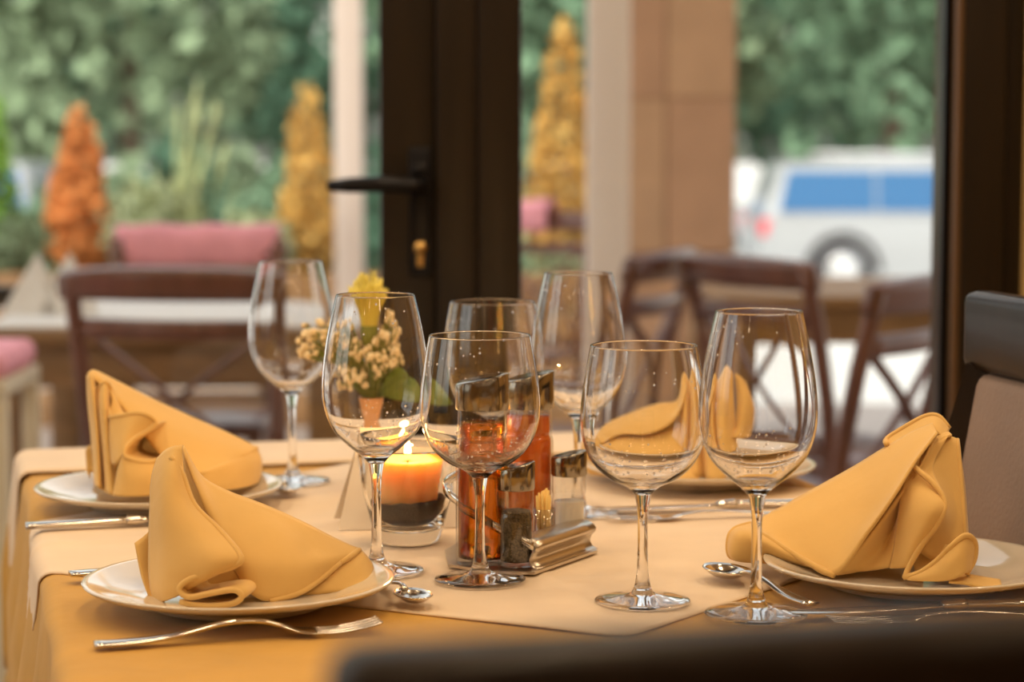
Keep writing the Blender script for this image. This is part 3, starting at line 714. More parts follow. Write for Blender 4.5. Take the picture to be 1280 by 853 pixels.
napkin('gold napkin on the front left plate, standing peak at its left', [
    [ridge1,
     [(238, 590, 1.672), (268, 633, 1.665), (300, 655, 1.660), (345, 668, 1.662), (383, 684, 1.67), (414, 690, 1.68), (443, 692, 1.694)],
     [(258, 640, 1.658), (289, 682, 1.643), (312, 700, 1.637), (349, 707, 1.640), (382, 709, 1.65), (407, 704, 1.665), (434, 697, 1.685)],
     [(282, 690, 1.650), (303, 728, 1.636), (318, 746, 1.630), (338, 752, 1.632), (370, 743, 1.642), (394, 729, 1.655), (425, 704, 1.677)]],
    back_of(ridge1, PZ),
    # under layer at the tail
    [[(449, 687, 1.704), (458, 696, 1.70), (465, 707, 1.698), (466, 716, 1.698)],
     [(425, 704, 1.682), (440, 710, 1.68), (455, 720, 1.68), (463, 725, 1.68)],
     [(392, 730, 1.662), (410, 733, 1.662), (432, 736, 1.665), (452, 735, 1.668)],
     [(365, 744, 1.655), (385, 744, 1.655), (405, 742, 1.66), (425, 740, 1.665)]],
    # left standing panel up to its hem
    [[(197, 574, 1.686), (207, 564, 1.680), (217, 559, 1.676), (228, 557, 1.676)],
     [(190, 600, 1.678), (204, 594, 1.660), (217, 590, 1.656), (228, 594, 1.662)],
     [(188, 640, 1.668), (205, 636, 1.642), (224, 630, 1.640), (243, 632, 1.650)],
     [(187, 680, 1.660), (210, 677, 1.628), (244, 668, 1.622), (275, 664, 1.634)],
     [(187, 715, 1.656), (212, 712, 1.620), (260, 700, 1.606), (301, 697, 1.612)],
     [(189, 738, 1.654), (210, 736, 1.622), (252, 724, 1.606), (290, 709, 1.614)],
     [(192, 753, 1.652), (206, 752, 1.628), (222, 744, 1.618), (236, 727, 1.620)]],
    # inner sheet closing the mouth
    [[(304, 700, 1.648), (302, 720, 1.640), (308, 742, 1.634)], [(278, 704, 1.650), (272, 722, 1.645), (270, 744, 1.640)], [(240, 712, 1.655), (236, 728, 1.65), (234, 748, 1.645)]],
    # corner flaring left
    [[(192, 655, 1.680), (183, 668, 1.676), (168, 680, 1.672)], [(194, 700, 1.67), (184, 712, 1.665), (176, 716, 1.66)], [(200, 752, 1.645), (192, 752, 1.648), (186, 748, 1.65)]],
], [
    ([(299, 700, 1.612), (290, 709, 1.611), (262, 717, 1.608), (236, 725, 1.607), (224, 737, 1.606)], (-.004, .022, -.002), .9),
    ([(224, 737, 1.606), (236, 747, 1.604), (264, 742, 1.602), (292, 738, 1.600), (302, 746, 1.600), (290, 755, 1.601), (258, 758, 1.602), (226, 753, 1.606)], (.012, .05, .001), .9),
], [
    [(214, 572, 1.666), (228, 594, 1.662), (243, 632, 1.650), (275, 664, 1.634), (301, 697, 1.612), (290, 709, 1.611), (262, 717, 1.608), (236, 725, 1.607), (224, 737, 1.606), (236, 747, 1.604), (264, 742, 1.602), (292, 738, 1.600), (302, 746, 1.600), (290, 755, 1.601), (258, 758, 1.602), (226, 753, 1.606)],
    [(425, 704, 1.677), (394, 729, 1.655), (370, 743, 1.642), (338, 752, 1.632)],
    [(449, 688, 1.703), (438, 696, 1.688), (425, 704, 1.677)],
])
ridge2 = [(110, 467, 2.125), (119, 464, 2.13), (146, 477, 2.135), (190, 499, 2.14), (235, 520, 2.145), (285, 542, 2.15), (321, 560, 2.155)]
napkin('gold napkin on the back left plate with pleated mouth', [
    [ridge2,
     [(117, 474, 2.115), (130, 478, 2.112), (160, 505, 2.105), (203, 530, 2.10), (245, 547, 2.105), (288, 560, 2.12), (317, 564, 2.14)],
     [(135, 490, 2.105), (150, 505, 2.10), (178, 535, 2.085), (212, 560, 2.075), (248, 574, 2.08), (284, 574, 2.10), (311, 568, 2.13)],
     [(150, 505, 2.10), (172, 530, 2.09), (198, 565, 2.072), (222, 592, 2.06), (253, 593, 2.065), (282, 582, 2.09), (305, 571, 2.125)]],
    back_of(ridge2, PZ),
    [[(321, 561, 2.15), (326, 574, 2.145), (326, 592, 2.14), (322, 604, 2.13)],
     [(304, 572, 2.118), (310, 584, 2.115), (310, 600, 2.11), (304, 610, 2.10)],
     [(280, 583, 2.085), (284, 594, 2.085), (282, 606, 2.08), (276, 614, 2.075)],
     [(250, 594, 2.062), (254, 602, 2.062), (252, 612, 2.06), (246, 618, 2.06)]],
    # vertical pleats at the left
    [[(109, 470, 2.12), (114, 468, 2.11), (119, 480, 2.115), (124, 488, 2.105), (132, 478, 2.10), (140, 492, 2.11)],
     [(110, 500, 2.115), (117, 498, 2.095), (121, 503, 2.105), (125, 507, 2.092), (131, 505, 2.085), (137, 512, 2.098)],
     [(114, 540, 2.11), (121, 540, 2.082), (124, 542, 2.095), (129, 544, 2.078), (134, 545, 2.072), (138, 548, 2.085)],
     [(117, 580, 2.105), (123, 582, 2.072), (127, 584, 2.088), (133, 586, 2.068), (138, 588, 2.062), (143, 590, 2.07)],
     [(119, 606, 2.10), (124, 610, 2.066), (129, 613, 2.082), (136, 617, 2.06), (141, 619, 2.055), (148, 620, 2.058)]],
    # inner pale layer
    [[(134, 482, 2.104), (143, 494, 2.102), (150, 507, 2.102)], [(140, 500, 2.095), (146, 508, 2.093), (153, 515, 2.095)], [(138, 520, 2.085), (147, 521, 2.084), (158, 520, 2.086)]],
    # mouth front panel with the top hem
    [[(138, 522, 2.078), (152, 520, 2.070), (168, 517, 2.066), (184, 519, 2.064), (194, 528, 2.066)],
     [(138, 550, 2.068), (148, 552, 2.058), (158, 545, 2.056), (172, 540, 2.060), (188, 540, 2.064)],
     [(140, 580, 2.062), (146, 580, 2.048), (152, 572, 2.046), (160, 556, 2.052), (172, 549, 2.060)]],
    [[(157, 560, 2.046), (156, 570, 2.044), (168, 575, 2.042), (184, 577, 2.044), (202, 574, 2.052)],
     [(148, 588, 2.044), (156, 594, 2.036), (172, 598, 2.034), (190, 596, 2.038), (206, 590, 2.05)],
     [(142, 620, 2.044), (154, 621, 2.034), (172, 621, 2.032), (190, 620, 2.036), (206, 618, 2.048)]],
    [[(113, 556, 2.12), (108, 562, 2.118), (111, 570, 2.115)], [(118, 590, 2.11), (110, 592, 2.11), (113, 598, 2.108)]],
], [
    ([(194, 530, 2.066), (186, 538, 2.062), (168, 549, 2.056), (156, 562, 2.046), (158, 572, 2.042), (180, 578, 2.043), (201, 576, 2.05)], (.006, .06, -.003), .97),
], [
    [(138, 522, 2.078), (152, 520, 2.070), (168, 517, 2.066), (184, 519, 2.064), (194, 528, 2.066), (186, 538, 2.062), (168, 549, 2.056), (156, 562, 2.046), (158, 572, 2.042), (180, 578, 2.043), (201, 576, 2.05)],
    [(321, 560, 2.15), (305, 571, 2.125), (282, 582, 2.09), (253, 593, 2.065)],
    [(124, 488, 2.105), (132, 478, 2.10), (140, 492, 2.105), (137, 508, 2.096), (138, 522, 2.08)],
])
ridge3 = [(727, 556, 2.285), (746, 533, 2.285), (788, 516, 2.28), (826, 505, 2.275), (855, 500, 2.27), (866, 470, 2.27)]
napkin('gold napkin on the far right plate seen through two glasses', [
    [ridge3,
     [(731, 563, 2.265), (757, 541, 2.262), (796, 530, 2.252), (832, 520, 2.25), (856, 512, 2.25), (869, 480, 2.255)],
     [(736, 574, 2.25), (771, 549, 2.245), (808, 548, 2.23), (840, 532, 2.23), (860, 510, 2.235), (874, 480, 2.245)]],
    back_of(ridge3, PZ),
    [[(724, 560, 2.28), (760, 552, 2.262), (800, 552, 2.245), (840, 540, 2.242), (868, 520, 2.245)],
     [(726, 580, 2.262), (762, 578, 2.235), (802, 580, 2.22), (842, 575, 2.22), (872, 570, 2.225)],
     [(738, 594, 2.25), (768, 597, 2.222), (804, 600, 2.205), (842, 601, 2.20), (874, 600, 2.205)]],
    # two standing peaks
    [[(866, 470, 2.265), (871, 464, 2.262), (880, 474, 2.262), (888, 466, 2.258), (896, 456, 2.258), (903, 460, 2.256), (908, 467, 2.258)],
     [(860, 510, 2.25), (868, 505, 2.24), (878, 512, 2.248), (886, 508, 2.232), (895, 503, 2.228), (903, 506, 2.234), (911, 505, 2.240)],
     [(862, 555, 2.235), (868, 553, 2.222), (878, 556, 2.232), (884, 554, 2.216), (895, 551, 2.210), (905, 550, 2.218), (914, 546, 2.230)],
     [(864, 592, 2.22), (870, 595, 2.205), (880, 598, 2.215), (888, 601, 2.20), (900, 602, 2.195), (908, 596, 2.203), (916, 588, 2.22)]],
    [[(913, 466, 2.262), (920, 470, 2.255), (930, 480, 2.255), (934, 492, 2.26)],
     [(916, 500, 2.25), (926, 500, 2.238), (936, 502, 2.24), (941, 508, 2.25)],
     [(912, 534, 2.24), (922, 532, 2.226), (934, 530, 2.232), (940, 530, 2.245)],
     [(902, 556, 2.226), (913, 556, 2.215), (926, 556, 2.224), (934, 554, 2.24)]],
], [])
ridge4 = [(938, 655, 1.80), (962, 643, 1.80), (1003, 620, 1.80), (1066, 585, 1.795), (1107, 560, 1.79), (1140, 541, 1.785), (1166, 530, 1.78)]
napkin('gold napkin on the right-hand plate, tallest, with a wavy mouth at its right', [
    [ridge4,
     [(942, 659, 1.783), (971, 659, 1.776), (1016, 648, 1.765), (1074, 617, 1.755), (1112, 584, 1.755), (1141, 556, 1.760), (1169, 536, 1.765)],
     [(947, 663, 1.768), (982, 677, 1.756), (1030, 682, 1.736), (1080, 652, 1.722), (1115, 612, 1.724), (1142, 573, 1.738), (1171, 540, 1.753)],
     [(951, 667, 1.760), (995, 695, 1.738), (1042, 720, 1.712), (1086, 665, 1.700), (1118, 620, 1.706), (1144, 578, 1.724), (1172, 541, 1.745)]],
    back_of(ridge4, PZ, .035),
    # rolled tail
    [[(938, 655, 1.80), (951, 667, 1.762), (995, 694, 1.742), (1030, 712, 1.730)],
     [(918, 662, 1.79), (930, 668, 1.755), (975, 690, 1.742), (1018, 710, 1.732)],
     [(911, 674, 1.785), (920, 684, 1.755), (965, 696, 1.748), (1010, 709, 1.740)],
     [(912, 694, 1.78), (922, 700, 1.755), (965, 703, 1.752), (1010, 708, 1.748)],
     [(926, 699, 1.775), (940, 701, 1.757), (975, 704, 1.755), (1012, 708, 1.752)]],
    # top flap folded over behind the ridge
    [[(1106, 557, 1.795), (1109, 549, 1.800), (1132, 534, 1.800), (1157, 521, 1.800), (1173, 521, 1.797), (1187, 536, 1.79)],
     [(1109, 560, 1.788), (1116, 554, 1.790), (1138, 540, 1.790), (1158, 530, 1.788), (1172, 530, 1.784), (1184, 542, 1.778)],
     [(1113, 563, 1.780), (1124, 558, 1.780), (1142, 548, 1.778), (1158, 541, 1.774), (1170, 541, 1.770), (1180, 550, 1.766)]],
    # shaded valley face between the flap and the right panel
    [[(1171, 540, 1.748), (1156, 575, 1.735), (1130, 612, 1.722), (1090, 665, 1.712), (1045, 719, 1.712)],
     [(1160, 555, 1.748), (1144, 592, 1.742), (1125, 640, 1.732), (1105, 680, 1.725), (1075, 715, 1.718)],
     [(1143, 580, 1.738), (1130, 612, 1.726), (1123, 650, 1.716), (1118, 685, 1.712), (1113, 710, 1.710)]],
    # right panel: from valley out to the wavy hem
    [[(1185, 545, 1.762), (1168, 556, 1.755), (1150, 570, 1.742), (1140, 582, 1.732)],
     [(1166, 585, 1.742), (1152, 590, 1.735), (1140, 598, 1.728), (1130, 606, 1.726)],
     [(1182, 626, 1.702), (1164, 630, 1.696), (1142, 634, 1.704), (1124, 640, 1.716)],
     [(1174, 652, 1.694), (1156, 658, 1.690), (1136, 664, 1.700), (1120, 668, 1.712)],
     [(1152, 682, 1.694), (1140, 686, 1.695), (1128, 690, 1.702), (1117, 692, 1.710)],
     [(1137, 708, 1.698), (1130, 710, 1.700), (1122, 711, 1.704), (1113, 711, 1.709)]],
    # outer right layer behind the hem
    [[(1140, 582, 1.740), (1160, 562, 1.759), (1180, 547, 1.768), (1196, 550, 1.772), (1199, 565, 1.79)],
     [(1160, 603, 1.722), (1172, 600, 1.738), (1186, 598, 1.748), (1201, 602, 1.752), (1205, 608, 1.77)],
     [(1178, 632, 1.708), (1184, 640, 1.722), (1194, 642, 1.732), (1204, 645, 1.736), (1208, 650, 1.76)],
     [(1168, 660, 1.704), (1178, 668, 1.712), (1190, 668, 1.722), (1205, 672, 1.728), (1210, 675, 1.755)],
     [(1148, 690, 1.702), (1165, 700, 1.705), (1185, 700, 1.712), (1206, 704, 1.718), (1213, 704, 1.75)]],
    [[(1140, 688, 1.712), (1165, 684, 1.712), (1200, 680, 1.715)], [(1142, 706, 1.708), (1168, 706, 1.704), (1200, 706, 1.702)], [(1146, 724, 1.70), (1172, 726, 1.694), (1200, 724, 1.690)]],
    # small pleats at the top
    [[(1146, 574, 1.745), (1160, 556, 1.762), (1174, 545, 1.770), (1186, 541, 1.775)], [(1152, 580, 1.735), (1166, 562, 1.752), (1179, 549, 1.760), (1190, 545, 1.766)]],
    # lower ruffle standing on the plate
    [[(1130, 722, 1.694), (1150, 716, 1.690), (1170, 702, 1.686), (1188, 684, 1.682), (1206, 670, 1.684), (1218, 677, 1.690), (1219, 690, 1.692)],
     [(1132, 724, 1.692), (1151, 721, 1.684), (1172, 714, 1.678), (1190, 702, 1.674), (1204, 692, 1.676), (1212, 694, 1.682), (1215, 700, 1.686)],
     [(1136, 726, 1.690), (1155, 727, 1.682), (1176, 727, 1.676), (1193, 724, 1.672), (1204, 718, 1.672), (1209, 716, 1.678), (1212, 714, 1.684)]],
    [[(1190, 722, 1.690), (1206, 719, 1.690), (1226, 722, 1.690), (1250, 726, 1.69)], [(1186, 728, 1.674), (1206, 730, 1.672), (1232, 736, 1.668), (1254, 739, 1.665)]],
], [
    ([(1219, 688, 1.692), (1217, 700, 1.690), (1209, 716, 1.686)], (.008, .04, -.001), .95),
], [
    [(1140, 582, 1.731), (1152, 592, 1.722), (1166, 604, 1.712), (1181, 627, 1.701), (1174, 652, 1.693), (1152, 682, 1.693), (1137, 708, 1.697), (1131, 722, 1.693)],
    [(1130, 722, 1.693), (1150, 716, 1.689), (1170, 702, 1.685), (1188, 684, 1.681), (1206, 670, 1.683), (1218, 677, 1.689), (1218, 698, 1.689), (1208, 717, 1.684)],
    [(951, 667, 1.760), (995, 695, 1.738), (1042, 720, 1.712)],
    [(1108, 556, 1.788), (1109, 549, 1.799), (1132, 534, 1.799), (1157, 521, 1.799), (1173, 521, 1.796), (1186, 535, 1.79)],
    [(926, 699, 1.775), (912, 694, 1.78), (911, 674, 1.785), (918, 662, 1.79), (938, 655, 1.80)],
    [(1196, 550, 1.771), (1201, 602, 1.751), (1204, 645, 1.735), (1205, 672, 1.727)],
])

# ------------------------------------------------------------------ cutlery
def strip_bm(bm, prof, n=10):   # prof: (x, halfwidth, halfthick, z)
    add_tube(bm, crv([(p[0], 0, p[3]) for p in prof], 4), [tuple(q) for q in crv([(p[1], p[2]) for p in prof], 4)], n)
def make_fork(label, group='forks and knives beside the plates'):
    t = thing('fork', label, 'fork', (0, 0, 0), 0, group)
    bm = bmesh.new(); strip_bm(bm, [(-.098, .0085, .0022, .0035), (-.07, .0082, .0022, .004), (-.045, .0052, .0020, .006), (-.01, .0034, .0020, .0125), (.015, .0030, .0020, .0125), (.032, .0042, .0018, .008)]); obj('handle', bm, M['steel'], t)
    bm = bmesh.new(); strip_bm(bm, [(.030, .0042, .0018, .0085), (.042, .0105, .0012, .0045), (.055, .0118, .0010, .0030)]); obj('head', bm, M['steel'], t)
    for k in range(4):
        y = -.0096 + k * .0064
        bm = bmesh.new(); add_tube(bm, crv([(.053, y, .0032), (.072, y, .0032), (.092, y, .0062), (.100, y, .0085)], 3), [(.0020, .001)] * 9 + [(.001, .0007)], 6); obj('tine', bm, M['steel'], t)
    return t
def make_knife(label, group='forks and knives beside the plates'):
    t = thing('knife', label, 'knife', (0, 0, 0), 0, group)
    bm = bmesh.new(); strip_bm(bm, [(-.105, .0090, .0030, .0035), (-.06, .0075, .0032, .0038), (-.015, .0052, .0034, .0042)]); obj('handle', bm, M['steel'], t)
    bm = bmesh.new(); strip_bm(bm, [(-.018, .0062, .0046, .0045), (-.008, .0070, .0040, .0044), (0, .0050, .0028, .0042)]); obj('collar', bm, M['steel'], t)
    bm = bmesh.new(); strip_bm(bm, [(-.001, .0052, .0014, .0038), (.04, .0090, .0011, .0032), (.085, .0098, .0009, .003), (.108, .0065, .0006, .003), (.115, .0015, .0005, .003)]); obj('blade', bm, M['steel'], t)
    return t
def make_spoon(label, size=1.0, group='dessert spoons by the glasses'):
    t = thing('spoon', label, 'spoon', (0, 0, 0), 0, group)
    bm = bmesh.new(); strip_bm(bm, [(-.090, .0065, .0016, .0028), (-.06, .0058, .0016, .0035), (-.03, .0032, .0017, .009), (-.008, .0026, .0019, .012), (.004, .0032, .0016, .0095)]); obj('handle', bm, M['steel'], t)
    bm = bmesh.new(); rows = []
    for i in range(9):
        r = i / 8; rows.append([(.0265 + .0245 * r * math.cos(a) * (1 - .08 * math.cos(a)), .0155 * r * math.sin(a) * (1 - .12 * math.cos(a)), .0022 + .0075 * r ** 2.2) for a in np.linspace(0, 2 * PI, 33)])
    add_grid(bm, rows); bmesh.ops.remove_doubles(bm, verts=bm.verts, dist=1e-5); bmesh.ops.recalc_face_normals(bm, faces=bm.faces)
    solidify(obj('bowl', bm, M['steel'], t), .0012)
    t.scale = (size,) * 3; return t
def lay(t, p0, p1, z, flip=False):
    a, b = at_z(*p0, z), at_z(*p1, z); c = (a + b) / 2; d = b - a
    t.location = (c.x, c.y, z); t.rotation_euler = (PI if flip else 0, 0, math.atan2(d.y, d.x))
    return t
fk = make_fork('fork with a bright handle in front of the front left plate')
lay(fk, (128, 812), (462, 790), UZ)
f2 = copy_tree(fk); f2['label'] = 'fork behind the front left plate, only its handle end showing'; lay(f2, (78, 724), (400, 700), SZ + .001)
kn = make_knife('knife in front of the right-hand plate'); lay(kn, (1340, 757), (1010, 770), SZ)
k2 = copy_tree(kn); k2['label'] = 'knife in front of the back left plate'; lay(k2, (66, 661), (300, 650), SZ + .001)
k3 = copy_tree(kn); k3['label'] = 'knife lying before the far right plate'; lay(k3, (1010, 633), (780, 640), SZ)
f3 = copy_tree(fk); f3['label'] = 'fork lying in front of the knife at the far right plate'; lay(f3, (1000, 644), (790, 650), SZ); f3.scale = (1, 1, .45)
f4 = copy_tree(fk); f4['label'] = 'fork beside the knife at the right-hand plate'; lay(f4, (1350, 768), (1060, 778), SZ); f4.scale = (1, 1, .4)
s1 = make_spoon('upturned spoon right of the front left plate', .85); lay(s1, (492, 741), (526, 764), SZ)
s1.rotation_euler = (PI * .0, 0, R(-68)); s1.location = at_z(505, 749, SZ)
s2 = copy_tree(s1); s2['label'] = 'spoon between the nearest tall glass and the right-hand plate'; s2.location = at_z(930, 733, SZ); s2.rotation_euler = (0, 0, R(118)); s2.scale = (1.0,) * 3
s3 = copy_tree(s1); s3['label'] = 'spoon in front of the far left tall glass'; s3.location = at_z(356, 615, SZ); s3.rotation_euler = (0, 0, R(-80)); s3.scale = (.9,) * 3

# ------------------------------------------------------------------ candle in a glass
cp = at_z(510, 677, SZ)
jar = thing('candle_jar', 'clear tapered glass jar holding dark grounds and a candle', 'candle holder', cp)
out = crv([(.024, .0), (.0275, .004), (.0325, .022), (.0385, .046), (.0425, .080)], 5)
inn = crv([(.0405, .080), (.0362, .046), (.0295, .024), (.020, .013), (.0, .0105)], 5)
lathe('glass_bowl', [(0, .0)] + [tuple(p) for p in out] + [(.0415, .0812)] + [(max(p[0], 0), p[1]) for p in inn], M['jar'], jar, 64)
g = crv([(.0, .0108), (.0195, .0135), (.0288, .0243), (.0325, .036)], 5)
bm = bmesh.new(); add_lathe(bm, [(max(0, p[0] - .0004), p[1] + .0003) for p in g] + [(.031, .0375), (.024, .033), (0, .032)], 48)
for v in bm.verts:
    if v.co.z > .031: v.co.z += .0005 * math.sin(v.co.x * 400) * math.cos(v.co.y * 300) + .05 * v.co.x
o = obj('coffee_grounds', bm, M['sand'], jar); o['kind'] = 'stuff'; o['label'] = 'dark brown grounds in the bottom of the jar'
cd_ = thing('candle', 'lit orange candle standing on dark grounds inside the glass jar', 'candle', (cp.x, cp.y, cp.z + .031))
lathe('wax', [(0, 0)] + [tuple(p) for p in crv([(.0225, .0), (.0245, .003), (.0285, .030), (.0300, .0385)], 4)] + [(.0285, .0402), (.024, .0372), (.006, .0345), (0, .0345)], M['wax'], cd_, 48)
bm = bmesh.new(); add_tube(bm, [(0, 0, .033), (.0004, 0, .039), (.001, 0, .0425)], .0007, 6); obj('wick', bm, M['tyre'], cd_)
lathe('flame', [(0, .040)] + [tuple(p) for p in crv([(.0018, .0415), (.0029, .0455), (.0022, .051), (.0009, .0565)], 4)] + [(0, .0585)], emit('flame', (1.0, .62, .22), 14), cd_, 16)
fl = bpy.data.lights.new('candle_flame', 'POINT'); fl.energy = .55; fl.color = (1, .55, .18); fl.shadow_soft_size = .005
flo = bpy.data.objects.new('candle_light', fl); COL.objects.link(flo); flo.location = (cp.x, cp.y, cp.z + .031 + .0625)
# tent card behind the jar
c0_ = at_z(497, 662, SZ)
bm = bmesh.new(); hw_ = .056; hh_ = .074
rows = [[(-hw_, -.03, 0), (hw_, -.03, 0)], [(-hw_ + .020, 0, hh_), (hw_ - .020, 0, hh_)], [(-hw_, .03, 0), (hw_, .03, 0)]]
add_grid(bm, rows); tc_ = solidify(obj('tent_card', bm, M['card'], None, False, (c0_.x, c0_.y + .03, SZ + .0005)), .0006); tc_.rotation_euler = (0, 0, R(8))
tag(tc_, 'blank white folded card standing behind the candle jar', 'card')

# ------------------------------------------------------------------ bud vase with flowers
vy = 2.2; vp = Vector((at(463, 500, vy).x, vy, SZ))
va = thing('bud_vase', 'slim apricot bud vase behind the folded card', 'vase', vp)
VH = at(463, 497, vy).z - SZ
lathe('body', [(0, 0)] + [tuple(p) for p in crv([(.020, 0), (.0205, .004), (.013, .03), (.0085, VH * .55), (.010, VH * .75), (.0138, VH - .001)], 5)] + [(.0142, VH), (.0125, VH - .001), (.009, VH - .02), (0, VH - .022)], M['copper'], va, 32)
bq = thing('bouquet', 'yellow carnation with cream filler blossoms in the apricot vase', 'flowers', (vp.x, vp.y, SZ + VH))
def rel(px, py, Y=vy): return at(px, py, Y) - bq.location
bm = bmesh.new(); fc = rel(460, 392); add_tube(bm, crv([(0, 0, -.018), (fc * .4), fc], 5), .0016, 6); obj('stem', bm, M['stem'], bq)
fl_ = thing('carnation', None, None, fc); fl_.parent = bq; fl_['label'] = 'yellow ruffled carnation head'
for layer in range(5):
    nP = 7 + layer; 
    for k in range(nP):
        bm = bmesh.new(); a0 = 2 * PI * k / nP + layer * .5; rows = []
        op = .003 + .0020 * layer; ht = (.060 - .0030 * layer) * random.uniform(.88, 1.06)
        for i in range(5):
            s_ = i / 4; row = []
            for j in range(9):
                b_ = (j / 8 - .5) * (.9 if layer < 3 else .8)
                rr = .005 + .0008 * layer + op * s_ ** 2.2 + .0012 * math.sin(j * 2.4 + k) * s_ ** 2
                row.append((rr * math.cos(a0 + b_), rr * math.sin(a0 + b_), -.024 + (ht + .0042 * math.sin(j * 2.3 + k * 2)) * s_ - .010 * max(0, s_ - .7) * layer / 4))
            rows.append(row)
        add_grid(bm, rows); solidify(obj('petal', bm, M['rose'], fl_), .0006)
bm = bmesh.new(); add_lathe(bm, [(0, -.036), (.004, -.034), (.0085, -.026), (.0098, -.016), (.009, -.010)], 16); obj('calyx', bm, M['stem'], fl_)
bm = bmesh.new(); bmesh.ops.create_icosphere(bm, subdivisions=2, radius=.0036)
for v in bm.verts: v.co *= 1 + .42 * math.sin(v.co.x * 2600 + v.co.y * 1900) * math.cos(v.co.z * 2400)
bl_me = bpy.data.meshes.new('blossom'); bm.to_mesh(bl_me); bm.free(); bl_me.materials.append(M['blossom'])
spots = []
def cluster(cx, cy, rx, ry, n, dy=.0):
    for i in range(n):
        a = random.uniform(0, 2 * PI); q = math.sqrt(random.random())
        spots.append((cx + rx * q * math.cos(a), cy + ry * q * math.sin(a), vy + dy + random.uniform(-.018, .018)))
cluster(392, 426, 22, 26, 52); cluster(482, 438, 28, 24, 56, -.01); cluster(428, 455, 28, 34, 44); cluster(492, 415, 14, 30, 24); cluster(500, 462, 14, 16, 12); cluster(450, 462, 32, 22, 30, -.015); cluster(425, 420, 22, 24, 22)
stm = bmesh.new()
for i, s_ in enumerate(spots):
    q = rel(*s_); o = link('blossom', bl_me, None, bq); o.location = q; sz = random.uniform(.5, 1.2); o.scale = (sz, sz, sz * .85); o.rotation_euler = (random.random() * 6, random.random() * 6, 0)
    if True: add_tube(stm, crv([(random.uniform(-.005, .005), random.uniform(-.005, .005), -.01), (q.x * .45, q.y * .5, q.z * .55 + .004), q], 3), .0006, 4)
o = obj('filler_stems', stm, M['stem'], bq); o['kind'] = 'stuff'
for (ax, ay), (bx, by), wd in (((478, 492), (562, 505), .014), ((472, 498), (520, 472), .012), ((455, 495), (425, 480), .008)):
    A_, B_ = rel(ax, ay), rel(bx, by, vy - .015); d = (B_ - A_); up = Vector((0, -.25, 1)).normalized(); rows = []
    for i in range(9):
        s_ = i / 8; wv = wd * math.sin(PI * min(1, s_ * .97 + .03)) ** .8; c_ = A_ + d * s_ + Vector((0, 0, .008 * math.sin(PI * s_)))
        rows.append([c_ - up * wv, c_ + Vector((0, .003, 0)), c_ + up * wv])
    bm = bmesh.new(); add_grid(bm, rows); solidify(obj('leaf', bm, M['leaf'], bq), .0006)

# ------------------------------------------------------------------ cruet stand
k0 = at_z(655, 703, SZ); CA = R(18)          # local x runs along the stand, to the right and away
cs = thing('cruet_stand', 'bent steel cruet stand with a curled end plate', 'stand', k0, 0)
def L(px, py, z): return at_z(px, py, SZ + z) - k0
A = [L(560, 708, .001), L(612, 716, .001), L(668, 718, .001), L(747, 690, .001), L(690, 660, .001), L(600, 665, .001), L(556, 690, .001)]
bm = bmesh.new(); lo = [bm.verts.new((p.x, p.y, .0004)) for p in A]; hi = [bm.verts.new((p.x, p.y, .0026)) for p in A]
bm.faces.new(hi); bm.faces.new(lo[::-1])
for i in range(len(A)): bm.faces.new((lo[i], lo[(i + 1) % len(A)], hi[(i + 1) % len(A)], hi[i]))
bmesh.ops.recalc_face_normals(bm, faces=bm.faces); sharp(obj('base_plate', bm, M['brushed'], cs))
# curled end plate: S profile swept along the right front edge
e0, e1 = L(670, 716, 0), L(745, 689, 0); ed = (e1 - e0); nrm = Vector((ed.y, -ed.x, 0)).normalized()
prof = crv([(.0015, .002), (-.0035, .004), (-.006, .009), (-.004, .014), (-.001, .017), (-.001, .020), (-.005, .0235), (-.014, .0250), (-.024, .0235)], 4)
bm = bmesh.new(); add_grid(bm, [[e0 + ed * s_ + nrm * p[0] + Vector((0, 0, p[1])) for s_ in lin(0, 1, 8)] for p in prof])
solidify(obj('end_plate', bm, M['brushed'], cs), .0012)
